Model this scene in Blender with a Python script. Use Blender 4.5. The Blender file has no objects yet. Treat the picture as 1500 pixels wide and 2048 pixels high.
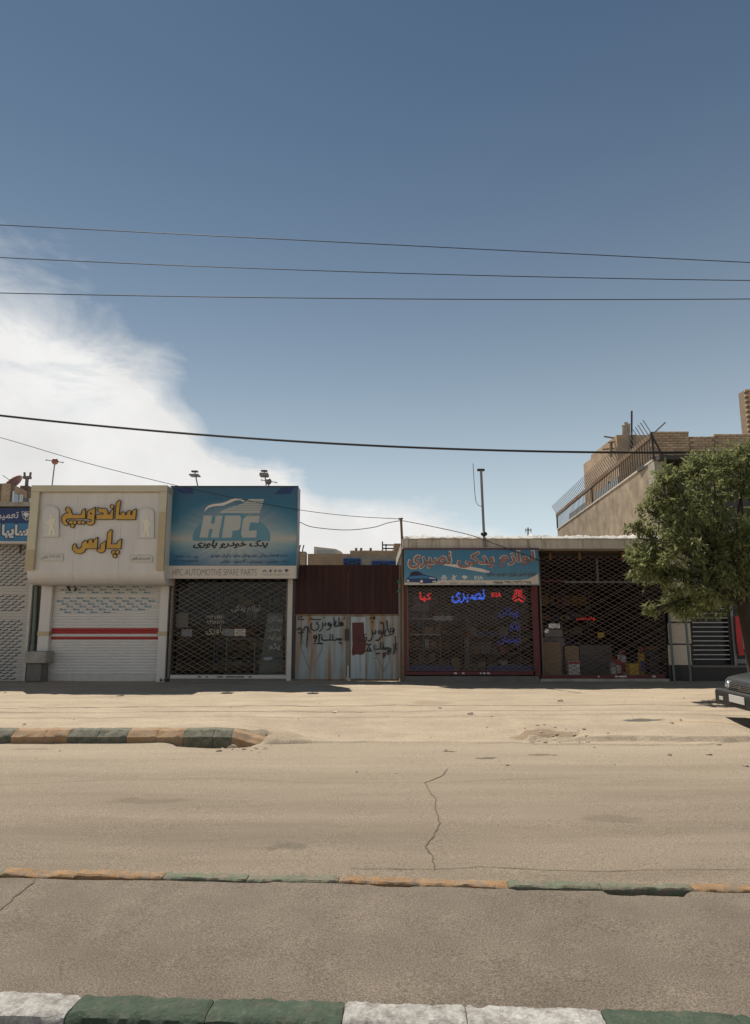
import bpy, bmesh, math, random
import numpy as np
from mathutils import Vector, noise as mnoise

random.seed(7)
R = math.radians
scene = bpy.context.scene
COL = scene.collection

# ------------------------------------------------------------------ camera
FPX, CXP, CYP = 1352.0, 750.0, 1024.0          # focal length and centre in photo pixels (1500 wide)
PITCH, CAMZ = R(9.4), 1.6
CP, SP = math.cos(PITCH), math.sin(PITCH)
cam_d = bpy.data.cameras.new('camera')
cam_d.sensor_fit = 'HORIZONTAL'; cam_d.sensor_width = 36.0
cam_d.lens = 36.0 * FPX / 1500.0
cam_d.clip_start = 0.05; cam_d.clip_end = 3000
cam = bpy.data.objects.new('camera', cam_d); COL.objects.link(cam)
cam.location = (0, 0, CAMZ); cam.rotation_euler = (math.pi/2 + PITCH, 0, 0)
scene.camera = cam

# ------------------------------------------------------------------ world: clear sky with a white cloud bank low in the north-west
SUNV = Vector((-1.55, 2.45, 5.2)).normalized()      # towards the sun
SUN_EL = math.asin(SUNV.z); SUN_AZ = math.atan2(SUNV.x, SUNV.y)
world = bpy.data.worlds.new('World'); scene.world = world; world.use_nodes = True
nt = world.node_tree; nt.nodes.clear()
def N(tree, t, **kw):
    n = tree.nodes.new(t)
    for k, v in kw.items():
        if k == 'inp':
            for i, val in v.items(): n.inputs[i].default_value = val
        else: setattr(n, k, v)
    return n
def mth(tree, op, a, b=None, clamp=False):
    n = tree.nodes.new('ShaderNodeMath'); n.operation = op; n.use_clamp = clamp
    for i, v in enumerate((a, b)):
        if v is None: continue
        if isinstance(v, (int, float)): n.inputs[i].default_value = v
        else: tree.links.new(v, n.inputs[i])
    return n.outputs[0]
SKY_STRENGTH = 0.05
CLOUD = (14.6, 14.5, 14.3, 1)
sky = N(nt, 'ShaderNodeTexSky', sky_type='NISHITA', sun_disc=False, sun_elevation=SUN_EL, sun_rotation=SUN_AZ,
        altitude=1800, air_density=1.0, dust_density=0.35, ozone_density=1.0)
tc = N(nt, 'ShaderNodeTexCoord')
sep = N(nt, 'ShaderNodeSeparateXYZ'); nt.links.new(tc.outputs['Generated'], sep.inputs[0])
az = mth(nt, 'ARCTAN2', sep.outputs['X'], sep.outputs['Y'])
el = mth(nt, 'ARCSINE', sep.outputs['Z'])
def azel(px, py):
    u, v = (px-CXP)/FPX, (CYP-py)/FPX
    d = Vector((u, CP - v*SP, SP + v*CP)).normalized()
    return math.atan2(d.x, d.y), math.asin(d.z)
edge_px = [(0,475),(110,540),(235,630),(335,728),(392,815),(408,868),(450,893),(540,925),(600,965),(700,1002),(800,1006),(890,1030),(945,1060),(1040,1100),(1200,1130),(1500,1160)]
edge = [azel(*p) for p in edge_px]
AZR, ELR = math.pi, 1.0
pts = [(-math.pi, .30), (-2.2, .36), (-1.4, .50), (-.85, .60)] + edge + [(1.0, .10), (1.8, .16), (2.6, .24), (math.pi, .30)]
azn = mth(nt, 'MULTIPLY_ADD', az, 0.5/AZR); azn.node.inputs[2].default_value = 0.5
# wind-drawn wisps bend the cloud edge
comb = N(nt, 'ShaderNodeCombineXYZ'); nt.links.new(az, comb.inputs[0]); nt.links.new(el, comb.inputs[1])
mp = N(nt, 'ShaderNodeMapping', inp={'Rotation': (0, 0, R(38)), 'Scale': (3.0, 8.5, 1)}); nt.links.new(comb.outputs[0], mp.inputs[0])
n1 = N(nt, 'ShaderNodeTexNoise', inp={'Scale': 1.7, 'Detail': 11.0, 'Roughness': .62, 'Distortion': .5}); nt.links.new(mp.outputs[0], n1.inputs['Vector'])
n2 = N(nt, 'ShaderNodeTexNoise', inp={'Scale': 5.2, 'Detail': 8.0, 'Roughness': .58, 'Distortion': .2}); nt.links.new(comb.outputs[0], n2.inputs['Vector'])
fc = N(nt, 'ShaderNodeFloatCurve'); cv = fc.mapping.curves[0]
cv.points[0].location = (0, pts[0][1]); cv.points[1].location = (1, pts[-1][1])
for a, e in pts[1:-1]: cv.points.new(a*.5/AZR + .5, e)
for p_ in cv.points: p_.handle_type = 'AUTO_CLAMPED'
fc.mapping.update(); nt.links.new(azn, fc.inputs['Value'])
dlt = mth(nt, 'SUBTRACT', fc.outputs[0], el)
wamp = N(nt, 'ShaderNodeMapRange', inp={1: .12, 2: .55, 3: .05, 4: .30}); nt.links.new(el, wamp.inputs[0])
wis = mth(nt, 'MULTIPLY', mth(nt, 'SUBTRACT', n1.outputs[0], .49), wamp.outputs[0])
puf = mth(nt, 'MULTIPLY', mth(nt, 'SUBTRACT', n2.outputs[0], .50), 0.085)
d2 = mth(nt, 'ADD', mth(nt, 'ADD', dlt, wis), puf)
# higher cloud is thin and soft, low cloud is dense with a firmer edge
soft = N(nt, 'ShaderNodeMapRange', inp={1: .22, 2: .60, 3: .035, 4: .24}); nt.links.new(el, soft.inputs[0])
dens = mth(nt, 'DIVIDE', mth(nt, 'ADD', d2, .012), soft.outputs[0], True)
dens = mth(nt, 'POWER', dens, 1.15)
# thin places in the high cloud and soft folds in its brightness
n3 = N(nt, 'ShaderNodeTexNoise', inp={'Scale': 1.25, 'Detail': 9.0, 'Roughness': .6, 'Distortion': .6}); mp3 = N(nt, 'ShaderNodeMapping', inp={'Location': (.7, 2.3, 0), 'Rotation': (0, 0, R(30)), 'Scale': (3.2, 6.5, 1)}); nt.links.new(comb.outputs[0], mp3.inputs[0]); nt.links.new(mp3.outputs[0], n3.inputs['Vector'])
hi_ = N(nt, 'ShaderNodeMapRange', inp={1: .26, 2: .36, 3: 0, 4: .75}); nt.links.new(el, hi_.inputs[0])
th_ = N(nt, 'ShaderNodeMapRange', inp={1: .50, 2: .66, 3: 0, 4: 1}); nt.links.new(n3.outputs[0], th_.inputs[0])
dens = mth(nt, 'MULTIPLY', dens, mth(nt, 'SUBTRACT', 1.0, mth(nt, 'MULTIPLY', hi_.outputs[0], th_.outputs[0])))
fold = N(nt, 'ShaderNodeMapRange', inp={1: .3, 2: .65, 3: .86, 4: 1.04}); nt.links.new(n2.outputs[0], fold.inputs[0])
ccol = N(nt, 'ShaderNodeVectorMath', operation='SCALE'); ccol.inputs[0].default_value = CLOUD[:3]; nt.links.new(fold.outputs[0], ccol.inputs['Scale'])
mix = N(nt, 'ShaderNodeMix', data_type='RGBA')
# dry-country haze thickens towards the horizon all round
hz = mth(nt, 'MULTIPLY', mth(nt, 'EXPONENT', mth(nt, 'MULTIPLY', mth(nt, 'MAXIMUM', el, 0.0), -4.8)), 1.42, True)
hmix = N(nt, 'ShaderNodeMix', data_type='RGBA'); tint = N(nt, 'ShaderNodeVectorMath', operation='MULTIPLY'); nt.links.new(sky.outputs[0], tint.inputs[0]); tint.inputs[1].default_value = (.85, 1.0, .98)   # clear dry air
nt.links.new(hz, hmix.inputs['Factor']); nt.links.new(tint.outputs[0], hmix.inputs['A']); hmix.inputs['B'].default_value = (12.7, 14.4, 14.8, 1)
nt.links.new(dens, mix.inputs['Factor']); nt.links.new(hmix.outputs['Result'], mix.inputs['A']); nt.links.new(ccol.outputs[0], mix.inputs['B'])
bg = N(nt, 'ShaderNodeBackground', inp={'Strength': SKY_STRENGTH}); nt.links.new(mix.outputs['Result'], bg.inputs['Color'])
wo = N(nt, 'ShaderNodeOutputWorld'); nt.links.new(bg.outputs[0], wo.inputs[0])

# ------------------------------------------------------------------ sun and exposure
sl = bpy.data.lights.new('sun', 'SUN'); sl.energy = 4.6; sl.angle = R(.53); sl.color = (1.0, .92, .80)
so = bpy.data.objects.new('sun', sl); COL.objects.link(so)
so.rotation_euler = (-SUNV).to_track_quat('-Z', 'Y').to_euler(); so.location = (-10, 16, 34)
vs = scene.view_settings
vs.view_transform = 'Standard'; vs.look = 'None'; vs.gamma = 1; vs.exposure = 0.25; vs.use_curve_mapping = False

# ================================================================== helpers
def Zp(py, Y):
    v = (CYP-py)/FPX; return CAMZ + Y*(SP + v*CP)/(CP - v*SP)
def Xp(px, py, Y):
    v = (CYP-py)/FPX; return (px-CXP)/FPX*Y/(CP - v*SP)
def at(px, py, Y): return Vector((Xp(px, py, Y), Y, Zp(py, Y)))
def gr(px, py, z=0.0):
    u, v = (px-CXP)/FPX, (CYP-py)/FPX
    t = (z-CAMZ)/(SP + v*CP); return Vector((u*t, (CP - v*SP)*t, z))

WL = {}
def wloc(o): return WL.get(o, Vector((0, 0, 0)))
def link(o, parent=None, world=Vector((0, 0, 0))):
    COL.objects.link(o)
    WL[o] = Vector(world)
    if parent is not None:
        o.parent = parent; o.location = Vector(world) - wloc(parent)
    else: o.location = world
    return o
def tag(o, label, cat, group=None):
    o['label'] = label; o['category'] = cat
    if group: o['group'] = group
    return o
def thing(name, label, cat, loc, group=None):
    o = bpy.data.objects.new(name, None); o.empty_display_size = .2
    link(o, None, Vector(loc)); return tag(o, label, cat, group)
def struct(o): o['kind'] = 'structure'; return o

class MB:
    def __init__(s): s.v = []; s.f = []; s.sm = False
    def add(s, vs, fs):
        b = len(s.v); s.v += [tuple(v) for v in vs]; s.f += [tuple(i+b for i in f) for f in fs]; return s
    def box(s, x0, x1, y0, y1, z0, z1):
        return s.add([(x0,y0,z0),(x1,y0,z0),(x1,y1,z0),(x0,y1,z0),(x0,y0,z1),(x1,y0,z1),(x1,y1,z1),(x0,y1,z1)],
                     [(0,3,2,1),(4,5,6,7),(0,1,5,4),(1,2,6,5),(2,3,7,6),(3,0,4,7)])
    def bar(s, p, q, w, h=None, up=(0,0,1)):
        p, q = Vector(p), Vector(q); h = h or w
        d = (q-p).normalized(); u = Vector(up)
        if abs(d.dot(u)) > .98: u = Vector((0,1,0))
        a = d.cross(u).normalized()*(w/2); b = a.cross(d).normalized()*(h/2)
        vs = [p-a-b, p+a-b, p+a+b, p-a+b, q-a-b, q+a-b, q+a+b, q-a+b]
        return s.add(vs, [(0,1,2,3),(7,6,5,4),(0,4,5,1),(1,5,6,2),(2,6,7,3),(3,7,4,0)])
    def tube(s, pts, r, n=8, cap=True):
        pts = [Vector(p) for p in pts]; rs = r if isinstance(r, (list, tuple)) else [r]*len(pts)
        vs, fs = [], []
        ref = Vector((0,0,1))
        for i, p in enumerate(pts):
            d = (pts[min(i+1, len(pts)-1)] - pts[max(i-1, 0)]).normalized()
            if abs(d.dot(ref)) > .95: rf = Vector((0,1,0))
            else: rf = ref
            a = d.cross(rf).normalized(); b = d.cross(a).normalized()
            for k in range(n):
                t = 2*math.pi*k/n; vs.append(p + (a*math.cos(t) + b*math.sin(t))*rs[i])
        for i in range(len(pts)-1):
            for k in range(n): fs.append((i*n+k, i*n+(k+1) % n, (i+1)*n+(k+1) % n, (i+1)*n+k))
        if cap: fs += [tuple(range(n))[::-1], tuple((len(pts)-1)*n+k for k in range(n))]
        s.sm = True
        return s.add(vs, fs)
    def prism(s, poly, y0, y1):                  # polygon in XZ, extruded along Y
        n = len(poly)
        ar = sum(poly[i][0]*poly[(i+1) % n][1] - poly[(i+1) % n][0]*poly[i][1] for i in range(n))
        if ar < 0: poly = poly[::-1]
        vs = [(x, y0, z) for x, z in poly] + [(x, y1, z) for x, z in poly]
        return s.add(vs, [tuple(range(n)), tuple(range(2*n-1, n-1, -1))] + [(i, n+i, n+(i+1) % n, (i+1) % n) for i in range(n)])
    def xprism(s, poly, x0, x1, nx=1):           # polygon in YZ, extruded along X
        n = len(poly); vs = []; fs = []
        ar = sum(poly[i][0]*poly[(i+1) % n][1] - poly[(i+1) % n][0]*poly[i][1] for i in range(n))
        if ar < 0: poly = poly[::-1]
        for k in range(nx+1):
            x = x0 + (x1-x0)*k/nx; vs += [(x, y, z) for y, z in poly]
        for k in range(nx):
            for i in range(n): fs.append((k*n+i, k*n+(i+1) % n, (k+1)*n+(i+1) % n, (k+1)*n+i))
        fs += [tuple(range(n))[::-1], tuple(nx*n+i for i in range(n))]
        return s.add(vs, fs)
    def sphere(s, c, r, n=14, m=9, sc=(1,1,1)):
        c = Vector(c); vs = [c + Vector((0,0,-r*sc[2]))]; fs = []
        for j in range(1, m):
            t = math.pi*j/m - math.pi/2
            for k in range(n):
                a = 2*math.pi*k/n; vs.append(c + Vector((r*math.cos(t)*math.cos(a)*sc[0], r*math.cos(t)*math.sin(a)*sc[1], r*math.sin(t)*sc[2])))
        vs.append(c + Vector((0,0,r*sc[2])))
        for k in range(n):
            fs.append((0, 1+(k+1) % n, 1+k)); fs.append((len(vs)-1, 1+(m-2)*n+k, 1+(m-2)*n+(k+1) % n))
        for j in range(m-2):
            for k in range(n): fs.append((1+j*n+k, 1+j*n+(k+1) % n, 1+(j+1)*n+(k+1) % n, 1+(j+1)*n+k))
        s.sm = True
        return s.add(vs, fs)
    def mesh(s, name, mat, origin=(0,0,0), smooth=None):
        o = Vector(origin)
        me = bpy.data.meshes.new(name)
        me.from_pydata([(v[0]-o[0], v[1]-o[1], v[2]-o[2]) for v in s.v], [], s.f); me.update()
        if mat: me.materials.append(M[mat] if isinstance(mat, str) else mat)
        if s.sm if smooth is None else smooth:
            me.shade_smooth()
            try: me.set_sharp_from_angle(angle=R(40))
            except Exception: pass
        return me
    def build(s, name, mat, parent=None, bevel=0, origin=None, smooth=None):
        org = Vector(origin) if origin is not None else (wloc(parent) if parent is not None else Vector((0,0,0)))
        o = bpy.data.objects.new(name, s.mesh(name, mat, org, smooth))
        link(o, parent, org)
        if bevel:
            b = o.modifiers.new('bevel', 'BEVEL'); b.width = bevel; b.segments = 2; b.limit_method = 'ANGLE'
        return o
def inst(name, me, parent, world, rot=(0,0,0), scale=(1,1,1)):
    o = bpy.data.objects.new(name, me); link(o, parent, world); o.rotation_euler = rot; o.scale = scale; return o

# ------------------------------------------------------------------ materials
M = {}
def pm(name, col, rough=.75, var=.12, scale=3.0, bump=.0, bscale=80, metal=0.0, col2=None, c2=.5, c2w=.12, streak=False,
       wet=None, coords='POS', rnd=0.0, fine=.0, fscale=180, spec=.4, coat=0, spots=None, stretch=(1,1,1)):
    m = bpy.data.materials.new(name); m.use_nodes = True; t = m.node_tree; t.nodes.clear(); L = t.links.new
    out = N(t, 'ShaderNodeOutputMaterial'); b = N(t, 'ShaderNodeBsdfPrincipled', inp={'Roughness': rough, 'Metallic': metal, 'Specular IOR Level': spec, 'Coat Weight': coat})
    L(b.outputs[0], out.inputs[0])
    if coords == 'POS': vec = N(t, 'ShaderNodeNewGeometry').outputs['Position']
    else: vec = N(t, 'ShaderNodeTexCoord').outputs['Object']
    mpn = N(t, 'ShaderNodeMapping', inp={'Scale': (stretch if not streak else (4, 4, .35))}); L(vec, mpn.inputs[0])
    a = N(t, 'ShaderNodeTexNoise', inp={'Scale': scale, 'Detail': 7.0, 'Roughness': .62}); L(mpn.outputs[0], a.inputs['Vector'])
    hs = N(t, 'ShaderNodeMapRange', inp={1: .25, 2: .75, 3: 1-var, 4: 1+var}); L(a.outputs[0], hs.inputs[0])
    val = hs.outputs[0]
    if fine:
        fn = N(t, 'ShaderNodeTexNoise', inp={'Scale': fscale, 'Detail': 2.0, 'Roughness': .7}); L(vec, fn.inputs['Vector'])
        fr = N(t, 'ShaderNodeMapRange', inp={1: .3, 2: .7, 3: 1-fine, 4: 1+fine}); L(fn.outputs[0], fr.inputs[0])
        val = mth(t, 'MULTIPLY', val, fr.outputs[0])
    if rnd:
        oi = N(t, 'ShaderNodeObjectInfo'); rr = N(t, 'ShaderNodeMapRange', inp={3: 1-rnd, 4: 1+rnd}); L(oi.outputs['Random'], rr.inputs[0])
        val = mth(t, 'MULTIPLY', val, rr.outputs[0])
    base = N(t, 'ShaderNodeMix', data_type='RGBA'); base.inputs['A'].default_value = (*col, 1); base.inputs['B'].default_value = (*(col2 or col), 1)
    base.inputs['Factor'].default_value = 0
    if col2:
        k = N(t, 'ShaderNodeTexNoise', inp={'Scale': scale*1.7, 'Detail': 9.0, 'Roughness': .68}); L(mpn.outputs[0], k.inputs['Vector'])
        kr = N(t, 'ShaderNodeMapRange', inp={1: c2-c2w, 2: c2+c2w, 3: 0, 4: 1}); L(k.outputs[0], kr.inputs[0]); L(kr.outputs[0], base.inputs['Factor'])
    cur = base.outputs['Result']
    if spots:                                       # stains and patches lying at their own places
        sx = N(t, 'ShaderNodeSeparateXYZ'); 
        wn = N(t, 'ShaderNodeTexNoise', inp={'Scale': 3.5, 'Detail': 6.0, 'Roughness': .65}); L(vec, wn.inputs['Vector'])
        wv = N(t, 'ShaderNodeVectorMath', operation='MULTIPLY_ADD'); L(wn.outputs['Color'], wv.inputs[0]); wv.inputs[1].default_value = (.55,.40,0)
        ofs = N(t, 'ShaderNodeVectorMath', operation='SUBTRACT'); L(vec, ofs.inputs[0]); ofs.inputs[1].default_value = (.275,.20,0)
        L(ofs.outputs[0], wv.inputs[2]); L(wv.outputs[0], sx.inputs[0])
        for sp_t in spots:
            (x, y, rx, ry, c, amt), soft_ = sp_t[:6], (sp_t[6] if len(sp_t) > 6 else .8)
            dx = mth(t, 'DIVIDE', mth(t, 'SUBTRACT', sx.outputs[0], x), rx); dy = mth(t, 'DIVIDE', mth(t, 'SUBTRACT', sx.outputs[1], y), ry)
            dd = mth(t, 'SQRT', mth(t, 'ADD', mth(t, 'MULTIPLY', dx, dx), mth(t, 'MULTIPLY', dy, dy)))
            mr = N(t, 'ShaderNodeMapRange', inp={1: 1.15, 2: soft_, 3: 0, 4: amt}); L(dd, mr.inputs[0])
            mx = N(t, 'ShaderNodeMix', data_type='RGBA'); L(mr.outputs[0], mx.inputs['Factor']); L(cur, mx.inputs['A']); mx.inputs['B'].default_value = (*c, 1); cur = mx.outputs['Result']
    mul = N(t, 'ShaderNodeVectorMath', operation='SCALE'); L(cur, mul.inputs[0]); L(val, mul.inputs['Scale']); L(mul.outputs[0], b.inputs['Base Color'])
    if bump:
        bn = N(t, 'ShaderNodeTexNoise', inp={'Scale': bscale, 'Detail': 5.0, 'Roughness': .7}); L(vec, bn.inputs['Vector'])
        bb = N(t, 'ShaderNodeBump', inp={'Strength': min(1, bump), 'Distance': .012}); L(bn.outputs[0], bb.inputs['Height']); L(bb.outputs[0], b.inputs['Normal'])
    M[name] = m; return m
def emit(name, col, s):
    m = bpy.data.materials.new(name); m.use_nodes = True; t = m.node_tree; t.nodes.clear()
    e = N(t, 'ShaderNodeEmission', inp={'Color': (*col, 1), 'Strength': s}); o = N(t, 'ShaderNodeOutputMaterial'); t.links.new(e.outputs[0], o.inputs[0]); M[name] = m
def glass(name, refl=.09):
    m = bpy.data.materials.new(name); m.use_nodes = True; t = m.node_tree; t.nodes.clear()
    tr = N(t, 'ShaderNodeBsdfTransparent', inp={'Color': (.80,.83,.82,1)}); gl = N(t, 'ShaderNodeBsdfGlossy', inp={'Roughness': .03})
    lw = N(t, 'ShaderNodeLayerWeight', inp={'Blend': .25}); mx = N(t, 'ShaderNodeMixShader'); o = N(t, 'ShaderNodeOutputMaterial')
    f = mth(t, 'MULTIPLY_ADD', lw.outputs['Fresnel'], .30); f.node.inputs[2].default_value = refl*.1
    t.links.new(f, mx.inputs[0]); t.links.new(tr.outputs[0], mx.inputs[1]); t.links.new(gl.outputs[0], mx.inputs[2]); t.links.new(mx.outputs[0], o.inputs[0]); M[name] = m

pm('white_panel', (.60,.57,.53), .38, .07, .8, fine=.02, streak=True, col2=(.55,.515,.47), c2=.62, c2w=.1)
pm('white_wall', (.58,.55,.50), .7, .10, 2.0, bump=.1, streak=True)
pm('shutter_white', (.62,.60,.57), .45, .05, 2.0, coords='OBJ')
pm('shutter_film', (.60,.60,.58), .4, .06, 2.0)
pm('shutter_red', (.36,.035,.03), .45, .08, 2.0, coords='OBJ')
pm('shutter_old', (.50,.47,.42), .55, .08, 2.5, coords='OBJ')
pm('print_blue', (.05,.20,.30), .5, .2, 9); pm('print_grey', (.33,.34,.34), .5, .2, 9); pm('print_dark', (.06,.07,.09), .5, .2, 9)
pm('gold', (.40,.315,.19), .42, .08, 3.0, metal=.35, spec=.5)
pm('gold_pale', (.50,.45,.32), .42, .06, 2.0, metal=.25)
pm('letter_gold', (.52,.30,.05), .45, .12, 6.0); pm('letter_rim', (.055,.035,.018), .5, .1)
pm('plaque_white', (.55,.53,.48), .45, .05); pm('relief_cream', (.72,.68,.52), .4, .08, 9)
pm('ink_black', (.022,.020,.022), .6, .1); pm('ink_grey', (.16,.15,.145), .6, .1); pm('ink_navy', (.03,.06,.13), .6, .1); pm('ink_brown', (.10,.07,.04), .6, .1)
pm('navy_print', (.012,.035,.13), .4, .06); pm('sky_print', (.035,.17,.33), .4, .06)
pm('cream_print', (.56,.50,.42), .45, .06, 1.5); pm('letter_white', (.60,.58,.55), .45, .05); pm('disc_print', (.095,.235,.29), .42, .06); pm('hpc_cream', (.40,.41,.38), .45, .06, 1.2)
pm('letter_maroon', (.27,.125,.095), .45, .08, 2); pm('letter_cream', (.66,.58,.50), .45, .05)
pm('metal_dark', (.045,.042,.04), .5, .15, 8, metal=.5); pm('metal_grey', (.20,.20,.195), .45, .12, 8, metal=.5)
pm('steel_lattice', (.14,.115,.092), .5, .2, 12, metal=.25); pm('lattice_brown', (.15,.105,.088), .55, .2, 12, metal=.2)
pm('paint_oxide', (.085,.020,.019), .6, .2, 6)
pm('concrete_pale', (.50,.45,.375), .85, .16, 2.2, bump=.35, bscale=60, col2=(.24,.20,.16), c2=.60, c2w=.09, streak=True)
pm('red_frame', (.115,.020,.024), .5, .18, 5, bump=.05); pm('frame_white', (.52,.49,.44), .6, .12, 5)
pm('concrete', (.36,.33,.28), .85, .16, 3, bump=.35, bscale=60, col2=(.25,.225,.19), c2=.55)
pm('concrete_dark', (.16,.145,.125), .85, .2, 3, bump=.35, bscale=60)
pm('membrane', (.48,.47,.45), .6, .2, 4, col2=(.34,.31,.27), c2=.54, c2w=.1, bump=.3, bscale=25); pm('stucco', (.31,.25,.18), .9, .34, 1.3, bump=.4, bscale=45, col2=(.20,.16,.115), c2=.52, c2w=.13, streak=False)
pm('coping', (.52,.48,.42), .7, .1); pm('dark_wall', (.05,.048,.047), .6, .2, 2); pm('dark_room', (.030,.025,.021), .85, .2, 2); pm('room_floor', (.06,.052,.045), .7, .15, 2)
pm('brick_clay', (.50,.375,.25), .85, .14, 14, bump=.4, bscale=90, rnd=.20, coords='OBJ'); pm('mortar', (.26,.20,.14), .95, .15, 8, bump=.4)
pm('tile_beige', (.52,.45,.36), .55, .10, 6, bump=.08, stretch=(1,1,5), rnd=.05); pm('black_stone', (.018,.018,.019), .35, .2, 6)
pm('bar_white', (.55,.54,.52), .4, .08); pm('red_paint', (.48,.02,.02), .4, .08); pm('pipe_green', (.13,.155,.14), .5, .15, 5)
pm('window_blue', (.03,.12,.36), .5, .1); pm('glass_dark', (.025,.028,.032), .35, .1, spec=.25); pm('glass_sky', (.20,.26,.30), .15, .2, 2, spec=.7); pm('sheet_grey', (.27,.30,.32), .5, .12, 3)
pm('wire_black', (.02,.02,.022), .5, .05); pm('wood_pole', (.18,.13,.09), .85, .2, 6, streak=True)
pm('bark', (.05,.038,.029), .95, .3, 9, bump=.8, bscale=30, streak=True)
pm('carton', (.34,.235,.14), .8, .12, 4); pm('carton_white', (.52,.51,.49), .7, .1); pm('yellow_box', (.48,.30,.03), .5, .1); pm('oil_white', (.5,.5,.5), .4, .1); pm('box_red', (.35,.03,.03), .5, .1); pm('box_blue', (.03,.08,.25), .5, .1); pm('box_grey', (.22,.23,.24), .6, .1); pm('shelf_steel', (.16,.16,.16), .5, .1, metal=.3); pm('wood_orange', (.15,.075,.03), .6, .2, 5)
pm('green_disc', (.05,.13,.05), .5, .1)
pm('car_paint', (.065,.072,.076), .33, .04, 3, coat=.8, spec=.6); pm('car_black', (.018,.018,.019), .6, .1, 6); pm('chrome', (.55,.55,.55), .15, .03, metal=1.0); pm('tyre', (.02,.02,.02), .85, .1); pm('lamp_glass', (.42,.44,.45), .1, .05, spec=.8); pm('plate_white', (.50,.49,.47), .5, .05); pm('rim', (.3,.3,.3), .35, .1, metal=.6)
glass('pane_glass'); emit('neon_red', (1.0,.03,.03), 1.1); emit('neon_blue', (.05,.16,1.0), 1.5); emit('neon_dim', (.05,.10,.75), .35); emit('neon_faint', (1.0,.03,.03), .45)
pm('tube_unlit', (.25,.24,.26), .4, .1)
pm('kerb_orange', (.31,.18,.08), .8, .2, 7, bump=.6, bscale=55, col2=(.30,.22,.145), c2=.5, c2w=.12); pm('kerb_green', (.080,.095,.066), .8, .22, 7, bump=.6, bscale=55, col2=(.19,.165,.12), c2=.52, c2w=.14)
pm('kerb_white', (.47,.455,.43), .85, .2, 9, bump=1.0, bscale=55, col2=(.20,.18,.16), c2=.55, c2w=.12, fine=.15, fscale=70); pm('kerb_dark_green', (.050,.078,.050), .8, .28, 9, bump=1.0, bscale=55, col2=(.095,.105,.075), c2=.57, c2w=.1, fine=.15, fscale=70); pm('kerb_fade_green', (.135,.16,.105), .85, .22, 9, bump=.9, bscale=60, col2=(.20,.165,.125), c2=.51, c2w=.09, fine=.2, fscale=90)
pm('kerb_fade_orange', (.32,.19,.09), .85, .22, 9, bump=.9, bscale=60, col2=(.22,.175,.13), c2=.54, c2w=.09, fine=.2, fscale=90)
def rust_mat(name, base, rust, dark, thr):
    """painted sheet steel with rust running down from the seams"""
    m = bpy.data.materials.new(name); m.use_nodes = True; t = m.node_tree; t.nodes.clear(); L = t.links.new
    out = N(t, 'ShaderNodeOutputMaterial'); b = N(t, 'ShaderNodeBsdfPrincipled', inp={'Roughness': .65, 'Specular IOR Level': .3}); L(b.outputs[0], out.inputs[0])
    g = N(t, 'ShaderNodeNewGeometry'); mp_ = N(t, 'ShaderNodeMapping', inp={'Scale': (5.5, 1, .42)}); L(g.outputs['Position'], mp_.inputs[0])
    n_ = N(t, 'ShaderNodeTexNoise', inp={'Scale': 1.0, 'Detail': 8.0, 'Roughness': .6}); L(mp_.outputs[0], n_.inputs['Vector'])
    r_ = N(t, 'ShaderNodeMapRange', inp={1: thr-.04, 2: thr+.16, 3: 0, 4: .92}); L(n_.outputs[0], r_.inputs[0])
    f_ = N(t, 'ShaderNodeTexNoise', inp={'Scale': 14.0, 'Detail': 8.0, 'Roughness': .7}); L(g.outputs['Position'], f_.inputs['Vector'])
    q_ = N(t, 'ShaderNodeMapRange', inp={1: .60, 2: .72, 3: 0, 4: .85}); L(f_.outputs[0], q_.inputs[0])
    m1 = N(t, 'ShaderNodeMix', data_type='RGBA'); L(r_.outputs[0], m1.inputs['Factor']); m1.inputs['A'].default_value = (*base,1); m1.inputs['B'].default_value = (*rust,1)
    m2 = N(t, 'ShaderNodeMix', data_type='RGBA'); L(q_.outputs[0], m2.inputs['Factor']); L(m1.outputs['Result'], m2.inputs['A']); m2.inputs['B'].default_value = (*dark,1)
    L(m2.outputs['Result'], b.inputs['Base Color']); bb = N(t, 'ShaderNodeBump', inp={'Strength': .2, 'Distance': .01}); L(f_.outputs[0], bb.inputs['Height']); L(bb.outputs[0], b.inputs['Normal']); M[name] = m
rust_mat('gate_paint', (.285,.345,.355), (.26,.135,.048), (.088,.046,.03), .468)
rust_mat('gate_pale', (.36,.42,.43), (.22,.14,.07), (.12,.08,.06), .56)
rust_mat('gate_red', (.034,.011,.010), (.052,.017,.012), (.022,.009,.008), .5)
rust_mat('rust_post', (.20,.155,.11), (.15,.075,.032), (.06,.032,.022), .47)
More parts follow.
